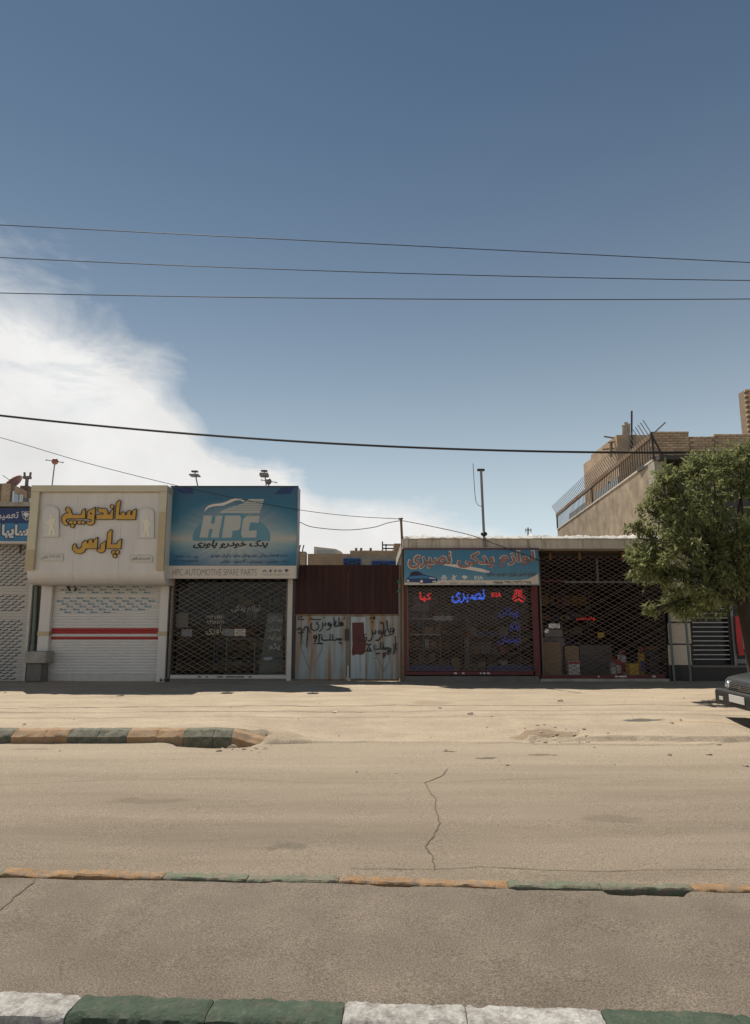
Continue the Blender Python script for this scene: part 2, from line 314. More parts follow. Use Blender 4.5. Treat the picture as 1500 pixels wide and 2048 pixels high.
def brick_tex(name, c1, c2, mort, s=1.0, use='XZ'):
    m = bpy.data.materials.new(name); m.use_nodes = True; t = m.node_tree; t.nodes.clear(); L = t.links.new
    out = N(t, 'ShaderNodeOutputMaterial'); b = N(t, 'ShaderNodeBsdfPrincipled', inp={'Roughness': .9, 'Specular IOR Level': .2}); L(b.outputs[0], out.inputs[0])
    g = N(t, 'ShaderNodeNewGeometry'); sp_ = N(t, 'ShaderNodeSeparateXYZ'); L(g.outputs['Position'], sp_.inputs[0])
    cb = N(t, 'ShaderNodeCombineXYZ'); L(mth(t, 'ADD', sp_.outputs[0], sp_.outputs[1]), cb.inputs[0]); L(sp_.outputs[2], cb.inputs[1])
    br = N(t, 'ShaderNodeTexBrick', inp={'Color1': (*c1,1), 'Color2': (*c2,1), 'Mortar': (*mort,1), 'Scale': 1.0, 'Mortar Size': .009, 'Brick Width': .22*s, 'Row Height': .075*s, 'Mortar Smooth': .2}); L(cb.outputs[0], br.inputs['Vector'])
    n_ = N(t, 'ShaderNodeTexNoise', inp={'Scale': 1.3, 'Detail': 7.0}); L(g.outputs['Position'], n_.inputs['Vector'])
    r_ = N(t, 'ShaderNodeMapRange', inp={1: .3, 2: .7, 3: .78, 4: 1.15}); L(n_.outputs[0], r_.inputs[0])
    s_ = N(t, 'ShaderNodeVectorMath', operation='SCALE'); L(br.outputs['Color'], s_.inputs[0]); L(r_.outputs[0], s_.inputs['Scale']); L(s_.outputs[0], b.inputs['Base Color'])
    bb = N(t, 'ShaderNodeBump', inp={'Strength': .5, 'Distance': .01, }); bb.invert = True; L(br.outputs['Fac'], bb.inputs['Height']); L(bb.outputs[0], b.inputs['Normal']); M[name] = m
brick_tex('brick_far', (.47,.355,.24), (.41,.30,.20), (.28,.22,.165)); brick_tex('brick_grey', (.22,.18,.14), (.18,.14,.11), (.12,.10,.08))
def leaf_mat(name, c1, c2):
    m = bpy.data.materials.new(name); m.use_nodes = True; t = m.node_tree; t.nodes.clear(); L = t.links.new
    out = N(t, 'ShaderNodeOutputMaterial'); b = N(t, 'ShaderNodeBsdfPrincipled', inp={'Roughness': .62, 'Specular IOR Level': .25})
    g = N(t, 'ShaderNodeNewGeometry'); mx = N(t, 'ShaderNodeMix', data_type='RGBA'); L(g.outputs['Random Per Island'], mx.inputs['Factor']); mx.inputs['A'].default_value = (*c1,1); mx.inputs['B'].default_value = (*c2,1)
    L(mx.outputs['Result'], b.inputs['Base Color']); tr = N(t, 'ShaderNodeBsdfTranslucent'); L(mx.outputs['Result'], tr.inputs[0])
    ms = N(t, 'ShaderNodeMixShader', inp={0: .45}); L(b.outputs[0], ms.inputs[1]); L(tr.outputs[0], ms.inputs[2]); L(ms.outputs[0], out.inputs[0]); M[name] = m
leaf_mat('leaf', (.105,.135,.045), (.33,.345,.16))
def sign_gradient(name, stops, axis, lo, hi, rays=None):
    """a printed vinyl banner: colour runs along the printed height"""
    m = bpy.data.materials.new(name); m.use_nodes = True; t = m.node_tree; t.nodes.clear(); L = t.links.new
    out = N(t, 'ShaderNodeOutputMaterial'); b = N(t, 'ShaderNodeBsdfPrincipled', inp={'Roughness': .42, 'Specular IOR Level': .35}); L(b.outputs[0], out.inputs[0])
    g = N(t, 'ShaderNodeNewGeometry'); sp_ = N(t, 'ShaderNodeSeparateXYZ'); L(g.outputs['Position'], sp_.inputs[0])
    mr = N(t, 'ShaderNodeMapRange', inp={1: lo, 2: hi}); L(sp_.outputs[axis], mr.inputs[0])
    n_ = N(t, 'ShaderNodeTexNoise', inp={'Scale': 1.6, 'Detail': 4.0}); L(g.outputs['Position'], n_.inputs['Vector'])
    f = mth(t, 'ADD', mr.outputs[0], mth(t, 'MULTIPLY', mth(t, 'SUBTRACT', n_.outputs[0], .5), .10))
    cr = N(t, 'ShaderNodeValToRGB'); L(f, cr.inputs[0]); e = cr.color_ramp.elements
    e[0].position, e[0].color = stops[0][0], (*stops[0][1],1); e[1].position, e[1].color = stops[-1][0], (*stops[-1][1],1)
    for p, c in stops[1:-1]: q = e.new(p); q.color = (*c,1)
    cur = cr.outputs[0]
    if rays:
        cx, cz, c, rx, rz = rays
        dx = mth(t, 'DIVIDE', mth(t, 'SUBTRACT', sp_.outputs[0], cx), rx); dz = mth(t, 'DIVIDE', mth(t, 'SUBTRACT', sp_.outputs[2], cz), rz)
        an = mth(t, 'ARCTAN2', dz, dx); cc = N(t, 'ShaderNodeCombineXYZ'); L(an, cc.inputs[0])
        rn = N(t, 'ShaderNodeTexNoise', inp={'Scale': 7.0, 'Detail': 3.0}); L(cc.outputs[0], rn.inputs['Vector'])
        dd = mth(t, 'SQRT', mth(t, 'ADD', mth(t, 'MULTIPLY', dx, dx), mth(t, 'MULTIPLY', dz, dz)))
        rr = N(t, 'ShaderNodeMapRange', inp={1: 1.0, 2: .25, 3: 0, 4: 1}); L(dd, rr.inputs[0])
        am = mth(t, 'MULTIPLY', rr.outputs[0], mth(t, 'ADD', mth(t, 'MULTIPLY', rn.outputs[0], 1.5), .1), True)
        mx = N(t, 'ShaderNodeMix', data_type='RGBA'); L(mth(t, 'MULTIPLY', am, .8), mx.inputs['Factor']); L(cur, mx.inputs['A']); mx.inputs['B'].default_value = (*c,1); cur = mx.outputs['Result']
    L(cur, b.inputs['Base Color']); M[name] = m

# ------------------------------------------------------------------ lettering
AR = {'ا':(0xFE8D,2),'آ':(0xFE81,2),'ب':(0xFE8F,4),'پ':(0xFB56,4),'ت':(0xFE95,4),'ج':(0xFE9D,4),'چ':(0xFB7A,4),'خ':(0xFEA5,4),'د':(0xFEA9,2),'ر':(0xFEAD,2),'ز':(0xFEAF,2),'ژ':(0xFB8A,2),
      'س':(0xFEB1,4),'ش':(0xFEB5,4),'ص':(0xFEB9,4),'ض':(0xFEBD,4),'ط':(0xFEC1,4),'ع':(0xFEC9,4),'ف':(0xFED1,4),'ق':(0xFED5,4),'ک':(0xFB8E,4),'گ':(0xFB92,4),'ل':(0xFEDD,4),'م':(0xFEE1,4),'ن':(0xFEE5,4),'و':(0xFEED,2),'ه':(0xFEE9,4),'ی':(0xFBFC,4)}
def shape_fa(s):
    if not any(c in AR or '۰' <= c <= '۹' for c in s): return s
    out = []
    for i, ch in enumerate(s):
        if ch not in AR: out.append(ch); continue
        base, n = AR[ch]
        pj = i > 0 and s[i-1] in AR and AR[s[i-1]][1] == 4
        nj = i+1 < len(s) and s[i+1] in AR and n == 4
        out.append(chr(base + (3 if pj and nj else 2 if nj else 1 if pj else 0)))
    out = out[::-1]; res = []; run = []
    for ch in out:                                        # numbers read left to right
        if '۰' <= ch <= '۹' or ch in '0123456789': run.append(ch)
        else: res += run[::-1]; run = []; res.append(ch)
    return ''.join(res + run[::-1])
def curve_to_arrays(cu):
    o = bpy.data.objects.new('tmp', cu); COL.objects.link(o); bpy.context.view_layer.update()
    dg = bpy.context.evaluated_depsgraph_get(); ev = o.evaluated_get(dg); me = ev.to_mesh()
    v = np.empty(len(me.vertices)*3); me.vertices.foreach_get('co', v); v = v.reshape(-1, 3)
    f = [tuple(p.vertices) for p in me.polygons]
    ev.to_mesh_clear(); bpy.data.objects.remove(o); bpy.data.curves.remove(cu)
    return v, f
TXT = {}
def text_arrays(s, bold=0.0, shear=0.0, tube=0.0, res=3, spacing=1.0):
    key = (s, bold, shear, tube, res, spacing)
    if key in TXT: return TXT[key]
    cu = bpy.data.curves.new('lettering', 'FONT'); cu.body = shape_fa(s); cu.size = 1.0; cu.offset = bold; cu.shear = shear; cu.resolution_u = res; cu.space_character = spacing
    if tube: cu.fill_mode = 'NONE'; cu.bevel_depth = tube; cu.bevel_resolution = 1
    v, f = curve_to_arrays(cu)
    if not tube and len(v): v[:, 2] = island_offsets(len(v), f)
    TXT[key] = (v, f); return v, f
def island_offsets(n, faces):
    p = list(range(n))
    def fd(a):
        while p[a] != a: p[a] = p[p[a]]; a = p[a]
        return a
    for f in faces:
        r = fd(f[0])
        for i in f[1:]: p[fd(i)] = r
    ids = {}; z = np.zeros(n)
    for i in range(n): z[i] = ids.setdefault(fd(i), len(ids))
    return (z % 5)*.0004
def letter(name, s, boxpx, Y, mat, parent, bold=0.0, shear=0.0, tube=0.0, depth=.0, res=3, ref=None, spacing=1.0, pad=0.0):
    """word fitted to a box given in photo pixels on the plane at depth Y"""
    v, f = text_arrays(s, bold, shear, tube, res, spacing)
    if len(v) == 0: return None
    rv = text_arrays(s, ref, shear, 0, res, spacing)[0] if ref is not None else v
    x0, y0, x1, y1 = boxpx; ym = (y0+y1)/2
    X0, X1 = Xp(x0, ym, Y), Xp(x1, ym, Y); Z1, Z0 = Zp(y0, Y), Zp(y1, Y)
    mn, mx_ = rv.min(0), rv.max(0)
    sx, sz = (X1-X0)/(mx_[0]-mn[0]), (Z1-Z0)/(mx_[1]-mn[1])
    mb = MB(); 
    if tube: vs_ = [(X0+(a-mn[0])*sx, Y - c*sz, Z0+(b-mn[1])*sz) for a, b, c in v]
    else: vs_ = [(X0+(a-mn[0])*sx, Y - c, Z0+(b-mn[1])*sz) for a, b, c in v]
    mb.add(vs_, f)
    o = mb.build(name, mat, parent, smooth=False)
    if depth:
        so_ = o.modifiers.new('thickness', 'SOLIDIFY'); so_.thickness = depth; so_.offset = -1
    return o
def outline(name, polys, Y, mat, parent, offset=0.0, extrude=0.0, smooth=True, bevel=0.0):
    """closed shapes in photo pixels on the plane at depth Y, grown by offset, given real thickness"""
    cu = bpy.data.curves.new('shape', 'CURVE'); cu.dimensions = '2D'; cu.fill_mode = 'BOTH'; cu.offset = offset; cu.extrude = extrude; cu.bevel_depth = bevel; cu.resolution_u = 4
    for poly in polys:
        P = [at(x, y, Y) for x, y in poly]
        ar = sum(P[i].x*P[(i+1) % len(P)].z - P[(i+1) % len(P)].x*P[i].z for i in range(len(P)))
        if ar > 0: P = P[::-1]
        sp_ = cu.splines.new('POLY'); sp_.points.add(len(P)-1); sp_.use_cyclic_u = True
        for q, p in zip(sp_.points, P): q.co = (p.x, p.z, 0, 1)
    v, f = curve_to_arrays(cu)
    if not extrude and len(v): v[:, 2] += island_offsets(len(v), f)
    mb = MB().add([(a, Y - c, b) for a, b, c in v], f)
    return mb.build(name, mat, parent, smooth=False)
def zm(o, k, pts): return [(o[0]+x/k, o[1]+y/k) for x, y in pts]
def circ(cx, cy, r, n=14): return [(cx+r*math.cos(2*math.pi*i/n), cy+r*math.sin(2*math.pi*i/n)) for i in range(n)]
def ribbon_px(name, lines, Y, w, mat, parent, jit=.0):
    """brush strokes in photo pixels on the plane at depth Y"""
    mb = MB(); k = 0
    for ln in lines:
        P = [at(x, y, Y) for x, y in ln]; Q = []
        for i in range(len(P)-1):                         # round the stroke
            for s_ in range(4):
                a, b, c, d = P[max(i-1,0)], P[i], P[i+1], P[min(i+2,len(P)-1)]; t = s_/4
                Q.append(.5*((2*b)+(-a+c)*t+(2*a-5*b+4*c-d)*t*t+(-a+3*b-3*c+d)*t*t*t))
        Q.append(P[-1]); base = len(mb.v); n = len(Q); vs_, fs = [], []
        for i, q in enumerate(Q):
            d = Q[min(i+1,n-1)]-Q[max(i-1,0)]; d = d.normalized() if d.length > 1e-6 else Vector((1,0,0)); nn = Vector((-d.z,0,d.x))
            ww = w*(.75+.5*mnoise.noise(Vector((q.x*6, q.z*6, k*3.1))))/2*(1.0 if 0 < i < n-1 else .6)
            o_ = Vector((0,-.0005*(k % 6),0)); vs_ += [q+nn*ww+o_, q-nn*ww+o_]
        for i in range(n-1): fs.append((2*i, 2*i+1, 2*i+3, 2*i+2))
        mb.add(vs_, fs); k += 1
    return mb.build(name, mat, parent, smooth=False)
# ================================================================== ground
rng = np.random.RandomState(5)
_tab = rng.rand(256, 256)
def vn(x, y, s, seed=0):
    x = np.asarray(x)*s + seed*17.3; y = np.asarray(y)*s + seed*9.7
    xi, yi = np.floor(x).astype(int), np.floor(y).astype(int); fx, fy = x-xi, y-yi
    fx, fy = fx*fx*(3-2*fx), fy*fy*(3-2*fy)
    g = lambda a, b: _tab[a % 256, b % 256]
    return (g(xi,yi)*(1-fx)+g(xi+1,yi)*fx)*(1-fy) + (g(xi,yi+1)*(1-fx)+g(xi+1,yi+1)*fx)*fy - .5
def fbm(x, y, s, o=4, seed=0):
    return sum(vn(x, y, s*2**k, seed+k)*.5**k for k in range(o))
def sst(a, b, x):
    t = np.clip((x-a)/(b-a), 0, 1); return t*t*(3-2*t)
HOLE = gr(425, 1490); KEND = gr(520, 1480).x; MUD = gr(540, 1476)
PL0, PL1 = gr(1052, 1480), gr(1490, 1474)            # broken concrete lip on the far side
GP0, GP1 = gr(1200,1766,.15).x, gr(1372,1772,.15).x
def zroad(x, y):
    z = fbm(x, y, .5, 3, 1)*.030 + fbm(x, y, 3, 4, 2)*.006
    z = z - .13*np.exp(-(((x-HOLE.x)/.50)**2 + ((y-HOLE.y-.06)/.26)**2)**2.6)*(1+.8*fbm(x, y, 5, 3, 7))
    return z
def zpave(x, y):
    z = .150 - .001*(y-9.8) + fbm(x, y, .6, 4, 3)*.030 + fbm(x, y, 4, 4, 4)*.010
    edge = 9.50 + fbm(x, y*0, .8, 4, 6)*.30
    ramp = .020 + .13*sst(0, 1.9, y-edge) + fbm(x, y, 1.1, 4, 9)*.035*sst(0, .5, y-edge)
    # broken concrete lip at the right
    lip = sst(PL0.x-.05, PL0.x+.05, x)*(1-sst(PL1.x-.2, PL1.x+.3, x))
    edge2 = 9.62 + fbm(x, y*0, 1.6, 4, 8)*.14
    ramp = ramp + lip*.065*sst(edge2-.02, edge2+.02, y)*(1-.8*sst(edge2+.6, edge2+1.2, y))
    brk = np.exp(-(((x-PL0.x-.45)/.42)**2+((y-9.78)/.16)**2))
    ramp = ramp - brk*.05*(1+1.2*fbm(x, y, 9, 3, 5))
    mud = .085*np.exp(-(((x-MUD.x+.05)/.60)**2+((y-9.85)/.30)**2))*(1+1.0*fbm(x, y, 6, 3, 2))
    ramp = ramp + mud - .10*(1-sst(edge-.10, edge+.02, y))
    raised = np.where(y < 9.84, -.25, z)
    w = sst(KEND-.50, KEND+.30, x)
    return raised*(1-w) + ramp*w*(1-sst(11, 12.5, y)) + z*w*sst(11, 12.5, y)
def zmed(x, y):
    z = .137 + fbm(x, y, .9, 4, 12)*.014 + fbm(x, y, 6, 3, 13)*.005
    ym_ = 4.0 if 'ymid' not in globals() else ymid(x)
    d = ym_-.10-y                                                    # asphalt broken away along the stones
    gap = sst(GP0, GP0+.06, x)*(1-sst(GP1-.10, GP1, x))
    z = z - gap*.09*(1-sst(.05, .085, d+fbm(x, y, 9, 3, 15)*.05))
    return z - .035*np.clip(fbm(x, x*0, 2.2, 3, 16)*3, 0, 1)*(1-sst(.008, .022, d))
def axis(a, b, lo, hi, step, out):
    return np.concatenate([np.arange(a, lo, out), np.arange(lo, hi, step), np.arange(hi, b+out, out)])
def sheet(name, xs, ys, zf, mat, shear=None):
    X, Y = np.meshgrid(xs, ys)
    if shear is not None: Y = shear(X, Y)
    Z = zf(X, Y); nx, ny = len(xs), len(ys)
    i = np.arange(nx*ny).reshape(ny, nx)
    f = np.stack([i[:-1,:-1], i[:-1,1:], i[1:,1:], i[1:,:-1]], -1).reshape(-1, 4)
    me = bpy.data.meshes.new(name)
    me.vertices.add(nx*ny); me.vertices.foreach_set('co', np.stack([X, Y, Z], -1).ravel())
    me.loops.add(f.size); me.loops.foreach_set('vertex_index', f.ravel())
    me.polygons.add(len(f)); me.polygons.foreach_set('loop_start', np.arange(0, f.size, 4)); me.polygons.foreach_set('loop_total', np.full(len(f), 4))
    me.update(); me.validate(); me.shade_smooth(); me.materials.append(M[mat])
    o = bpy.data.objects.new(name, me); link(o); return struct(o)
def sp_px(px, py, rx, ry, c, a, z=0.0):
    p = gr(px, py, z); return (p.x, p.y, rx, ry, c, a)
pm('road_asphalt', (.205,.168,.127), .9, .17, .9, bump=.6, bscale=150, fine=.50, fscale=105, col2=(.245,.203,.154), c2=.5, c2w=.13, spec=.25, stretch=(.22,1.7,1),
   spots=[(0,10.0,40,3.6,(.375,.312,.23),.80,.1), sp_px(903,1503,.10,.05,(.06,.045,.035),.8), sp_px(975,1517,.12,.06,(.07,.055,.04),.7), sp_px(1075,1510,.18,.07,(.12,.085,.06),.7), sp_px(440,1492,.55,.16,(.30,.235,.165),.7), sp_px(60,1500,.3,.06,(.17,.13,.10),.5), sp_px(300,1600,.35,.10,(.14,.11,.085),.45,), sp_px(1230,1640,.28,.12,(.15,.12,.09),.5), sp_px(560,1690,.16,.07,(.12,.10,.08),.5)])
pm('median_asphalt', (.165,.136,.107), .92, .16, 1.6, bump=.65, bscale=170, fine=.55, fscale=120, col2=(.205,.17,.134), c2=.52, c2w=.16, spec=.25)
pm('pavement_dust', (.415,.345,.255), .92, .15, 1.1, bump=.9, bscale=50, fine=.22, fscale=48, col2=(.355,.29,.215), c2=.54, c2w=.14, spec=.2, stretch=(.7,1.5,1),
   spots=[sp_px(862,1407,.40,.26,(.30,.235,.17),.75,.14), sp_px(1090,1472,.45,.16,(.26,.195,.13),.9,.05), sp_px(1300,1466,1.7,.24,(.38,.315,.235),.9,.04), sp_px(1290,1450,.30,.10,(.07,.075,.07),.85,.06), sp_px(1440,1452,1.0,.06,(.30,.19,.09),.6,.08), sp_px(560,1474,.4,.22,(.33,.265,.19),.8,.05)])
pm('dry_ground', (.36,.29,.21), .95, .15, .3, bump=.4, bscale=20)
g_ = MB().add([(-900,-900,-.32),(900,-900,-.32),(900,900,-.32),(-900,900,-.32)], [(0,1,2,3)]).build('ground', 'dry_ground'); struct(g_)

# kerb lines measured on the photo
NA, NB = gr(0, 1985, .155), gr(1500, 2027, .155)        # near kerb, far edge of its top
MA, MBp = gr(0, 1732, .155), gr(1500, 1766, .155)       # kerb on the far side of the median, far edge
def lin(A, B):
    k = (B.y-A.y)/(B.x-A.x); return lambda x: A.y + k*(x-A.x)
ynear, ymid = lin(NA, NB), lin(MA, MBp)
xs = axis(-40, 40, -4.2, 4.2, .035, 1.5)
T = np.concatenate([np.linspace(0, .8, 36), np.linspace(.81, 1, 30)])
sheet('median', xs, T, zmed, 'median_asphalt', lambda X, Y: (ynear(X)-.03)*(1-Y) + (ymid(X)-.10)*Y)
sheet('road', axis(-60, 60, -9, 9, .04, 2.0), np.linspace(0, 1, 150), zroad, 'road_asphalt', lambda X, Y: (ymid(X)-.02)*(1-Y) + 10.2*Y)
sheet('pavement', axis(-60, 60, -8.5, 8.5, .04, 2.0), axis(9.2, 19.0, 9.2, 12.6, .035, .16), zpave, 'pavement_dust')
sheet('near_road', np.arange(-40, 41, 2.0), np.linspace(0, 1, 12), lambda X, Y: X*0 - .005, 'road_asphalt', lambda X, Y: -14*(1-Y) + (ynear(X)-.02)*Y)

# kerb stones
def kerb_root(name): 
    o = bpy.data.objects.new(name, None); link(o); return struct(o)
def stone(parent, mat, A, B, sec, seed, amp=.006, gap=.004, nx=14):
    """kerb stone running from A to B; sec is the cross section (away from the viewer, up)"""
    A, B = Vector(A), Vector(B); d = (B-A); L = d.length; d.normalize(); nrm = Vector((-d.y, d.x, 0))
    pts = []
    for i in range(len(sec)):                        # refine the section
        a, b = sec[i], sec[(i+1) % len(sec)]; k = max(1, int(math.hypot(b[0]-a[0], b[1]-a[1])/.022))
        for s_ in range(k): pts.append((a[0]+(b[0]-a[0])*s_/k, a[1]+(b[1]-a[1])*s_/k))
    n = len(pts); vs_, fs = [], []
    cy = sum(p[0] for p in pts)/n; cz = sum(p[1] for p in pts)/n
    for k in range(nx+1):
        t = gap/2 + (L-gap)*k/nx; edge = min(t-gap/2, L-gap/2-t); rd = .006*max(0, 1-edge/.012)
        for (y, z) in pts:
            w = Vector((y-cy, z-cz)).normalized()
            q = A + d*t + nrm*(y-w[0]*rd) + Vector((0,0,z-w[1]*rd))
            nz = mnoise.noise(Vector((q.x*9+seed, q.y*9, q.z*9)))*amp*.7 + mnoise.noise(Vector((q.x*38, q.y*38+seed, q.z*38)))*amp*.7
            chip = max(0, mnoise.noise(Vector((q.x*5, q.y*5, q.z*5+seed*3)))-.35)*amp*5
            q = q + nrm*w[0]*(nz-chip) + Vector((0,0,w[1]*(nz-chip))); vs_.append(q)
    for k in range(nx):
        for i in range(n): fs.append((k*n+i, (k+1)*n+i, (k+1)*n+(i+1) % n, k*n+(i+1) % n))
    fs += [tuple(range(n)), tuple(nx*n+i for i in range(n))[::-1]]
    mb = MB().add(vs_, fs); mb.sm = True
    return mb.build('kerb_stone', mat, parent)
# near kerb
kn = kerb_root('median_kerb_near')
near_b = [-330, -90, 165, 430, 690, 930, 1200, 1465, 1730, 1990]; near_c = ['kerb_dark_green','kerb_white','kerb_dark_green','kerb_dark_green','kerb_white','kerb_white','kerb_dark_green','kerb_dark_green','kerb_white']
def near_pt(px):
    a = gr(px, 1985+(px/1500)*42, .155); return Vector((a.x, ynear(a.x), 0))
secn = [(-.175,-.03),(-.155,.120),(-.143,.148),(-.122,.159),(0,.156),(0,-.03)]
for i, c in enumerate(near_c): stone(kn, c, near_pt(near_b[i]), near_pt(near_b[i+1]), secn, i*3.7, amp=.009, nx=34)
# kerb between median and road
km = kerb_root('median_kerb_far')
mid_b = [-460,-300,-140, 20, 165, 335, 500, 680, 840, 1013, 1195, 1375, 1545, 1710, 1880]; mid_c = ['kerb_fade_orange','kerb_fade_green','kerb_fade_green','kerb_fade_orange','kerb_fade_orange','kerb_fade_green','kerb_fade_green','kerb_fade_orange','kerb_fade_orange','kerb_fade_green','kerb_fade_green','kerb_fade_orange','kerb_fade_orange','kerb_fade_green']
def mid_pt(px):
    a = gr(px, 1732+(px/1500)*34, .155); return Vector((a.x, ymid(a.x), 0))
secm = [(-.10,-.03),(-.097,.140),(-.088,.149),(-.02,.151),(0,.135),(0,-.03)]
for i, c in enumerate(mid_c): stone(km, c, mid_pt(mid_b[i])+Vector((0,random.uniform(-.008,.008),random.uniform(-.006,.004))), mid_pt(mid_b[i+1])+Vector((0,random.uniform(-.008,.008),random.uniform(-.006,.004))), secm, i*2.3+40, amp=.009, nx=26)
# far kerb, only left of the worn crossing
kf = kerb_root('pavement_kerb')
far_b = [-420,-350,-280,-200,-140,-85,-30, 20, 86, 133, 193, 252, 311, 365, 425, 462, 528]; far_c = ['kerb_orange','kerb_orange','kerb_green','kerb_green','kerb_orange','kerb_green','kerb_green','kerb_orange','kerb_orange','kerb_green','kerb_green','kerb_orange','kerb_orange','kerb_green','kerb_green','kerb_orange']
FB = gr(300, 1487).y
secf = [(0,-.12),(0,.085),(.10,.165),(.24,.168),(.24,-.12)]
for i, c in enumerate(far_c):
    a, b = gr(far_b[i], 1487), gr(far_b[i+1], 1487)
    sink = -.13 if i == len(far_c)-1 else 0
    stone(kf, c, Vector((a.x, FB, random.uniform(-.004,.004))), Vector((b.x, FB, random.uniform(-.004,.004)+sink)), secf, i*1.9+80, amp=.012, nx=12)

# cracks: open joints in the asphalt that follow the surface
def crack(name, pts, w, parent_mat='crack_dark', zf=zroad, parent=None):
    mb = MB(); P = []
    for i in range(len(pts)-1):
        for s_ in range(7): P.append(pts[i].lerp(pts[i+1], s_/7))
    P.append(pts[-1]); n = len(P); vs_, fs = [], []
    for i, p in enumerate(P):
        d = (P[min(i+1,n-1)]-P[max(i-1,0)]).normalized(); nn = Vector((-d.y, d.x, 0))
        p = p + nn*mnoise.noise(p*14)*.012; ww = w*(.35+.9*abs(mnoise.noise(p*9+Vector((3,1,0)))))
        for s_ in (1,-1):
            q = p+nn*ww*s_; vs_.append((q.x, q.y, float(zf(q.x, q.y))+.004))
    for i in range(n-1): fs.append((2*i, 2*i+2, 2*i+3, 2*i+1))
    return mb.add(vs_, fs).build(name, parent_mat, parent, smooth=False)
pm('crack_dark', (.115,.092,.07), .95, .2, 9)
road_o = bpy.data.objects['road']; med_o = bpy.data.objects['median']
crack('crack', [gr(x,y) for x, y in [(895,1538),(885,1552),(850,1566),(858,1582),(872,1598),(870,1620),(880,1645),(868,1668),(850,1690),(866,1712),(868,1738)]], .009, parent=road_o)
crack('crack', [gr(x,y) for x, y in [(1490,1742),(1300,1738),(1100,1736),(960,1730),(868,1736),(700,1737)]], .005, parent=road_o)
crack('crack', [gr(x,y) for x, y in [(0,1570),(180,1562),(430,1556),(600,1564),(860,1566),(1120,1556),(1500,1560)]], .004, parent=road_o)
crack('crack', [gr(x,y,.13) for x, y in [(75,1752),(62,1770),(30,1795),(5,1820),(-20,1834)]], .006, zf=zmed, parent=med_o)
# loose stones and litter by the broken edges
pm('rubble', (.40,.33,.25), .95, .2, 12, bump=.5, rnd=.15, coords='OBJ')
def rock_mesh(seed, n=2):
    bm = bmesh.new(); bmesh.ops.create_icosphere(bm, subdivisions=n, radius=1)
    for v in bm.verts: v.co *= 1 + .45*mnoise.noise(v.co*1.3+Vector((seed,0,0))) + .15*mnoise.noise(v.co*4+Vector((0,seed,0)))
    me = bpy.data.meshes.new('stone'); bm.to_mesh(me); bm.free(); me.materials.append(M['rubble']); return me
rk = [rock_mesh(i*2.1) for i in range(4)]
p = gr(466, 1493); o = inst('broken_stone', rk[0], None, (p.x, p.y, float(zroad(p.x,p.y))+.035), (0,0,.4), (.075,.05,.055)); tag(o, 'pale broken lump of concrete in the pothole by the kerb end', 'stone')
for i in range(110):
    px, py = random.choice([(random.uniform(395,545), random.uniform(1472,1497)), (random.uniform(1040,1180), random.uniform(1462,1482)), (random.uniform(0,1500), random.uniform(1390,1540)), (random.uniform(0,1500), random.uniform(1395,1530))])
    q = gr(px, py, .05); z = float(zroad(q.x,q.y)) if q.y < 9.45 else max(float(zpave(q.x,q.y)), float(zroad(q.x,q.y)) if q.y < 10.2 else -1)
    s_ = random.choice((random.uniform(.006,.014), random.uniform(.006,.014), random.uniform(.014,.03)))
    o = inst('pebble', rk[i % 4], None, (q.x, q.y, z+s_*.2), (0,0,random.random()*6), (s_*1.3, s_, s_*.7)); tag(o, 'small loose pebble lying on the dusty ground', 'pebble', 'loose pebbles on road and pavement')

pm('litter_white', (.6,.58,.54), .7, .1); pm('litter_dark', (.09,.07,.055), .8, .2)
for i, (px, py, w, m_, lb) in enumerate(((668,1427,.05,'litter_white','scrap of white paper on the dusty pavement'), (1213,1362,.0,'',''), (240,1392,.09,'litter_dark','dark dry leaf scrap lying before the shop shadow'), (1120,1404,.07,'litter_dark','dark wrapper scrap on the pavement before the grille shop'), (940,1432,.06,'litter_dark','brown crumpled scrap on the open pavement'))):
    if not w: continue
    q = gr(px, py, .13); z = float(zpave(q.x, q.y))
    o = MB().add([(-w,-w*.6,.004),(w*.2,-w*.8,.02),(w,-w*.2,.006),(w*.7,w*.8,.025),(-w*.4,w*.6,.008),(0,0,.018)], [(0,1,5),(1,2,5),(2,3,5),(3,4,5),(4,0,5)]).build('litter_scrap', m_, None, origin=(0,0,0)); o.location = (q.x, q.y, z); tag(o, lb, 'litter')
# ================================================================== shops
FY = 18.0; GZ = .145
def rect(mb, x0, y0, x1, y1, Y, d):
    ym = (y0+y1)/2
    return mb.box(Xp(x0,ym,Y), Xp(x1,ym,Y), Y, Y+d, Zp(y1,Y), Zp(y0,Y))
def part(name, mat, parent, x0, y0, x1, y1, Y, d, bevel=0):
    return rect(MB(), x0, y0, x1, y1, Y, d).build(name, mat, parent, bevel)
def slat_mesh(name, w, h, mat):
    prof = [(.0,0),(-.006,h*.12),(-.013,h*.35),(-.015,h*.55),(-.012,h*.8),(-.004,h*.96),(.003,h*.98),(.003,0)]
    return MB().xprism(prof, -w/2, w/2).mesh(name, mat, smooth=False)

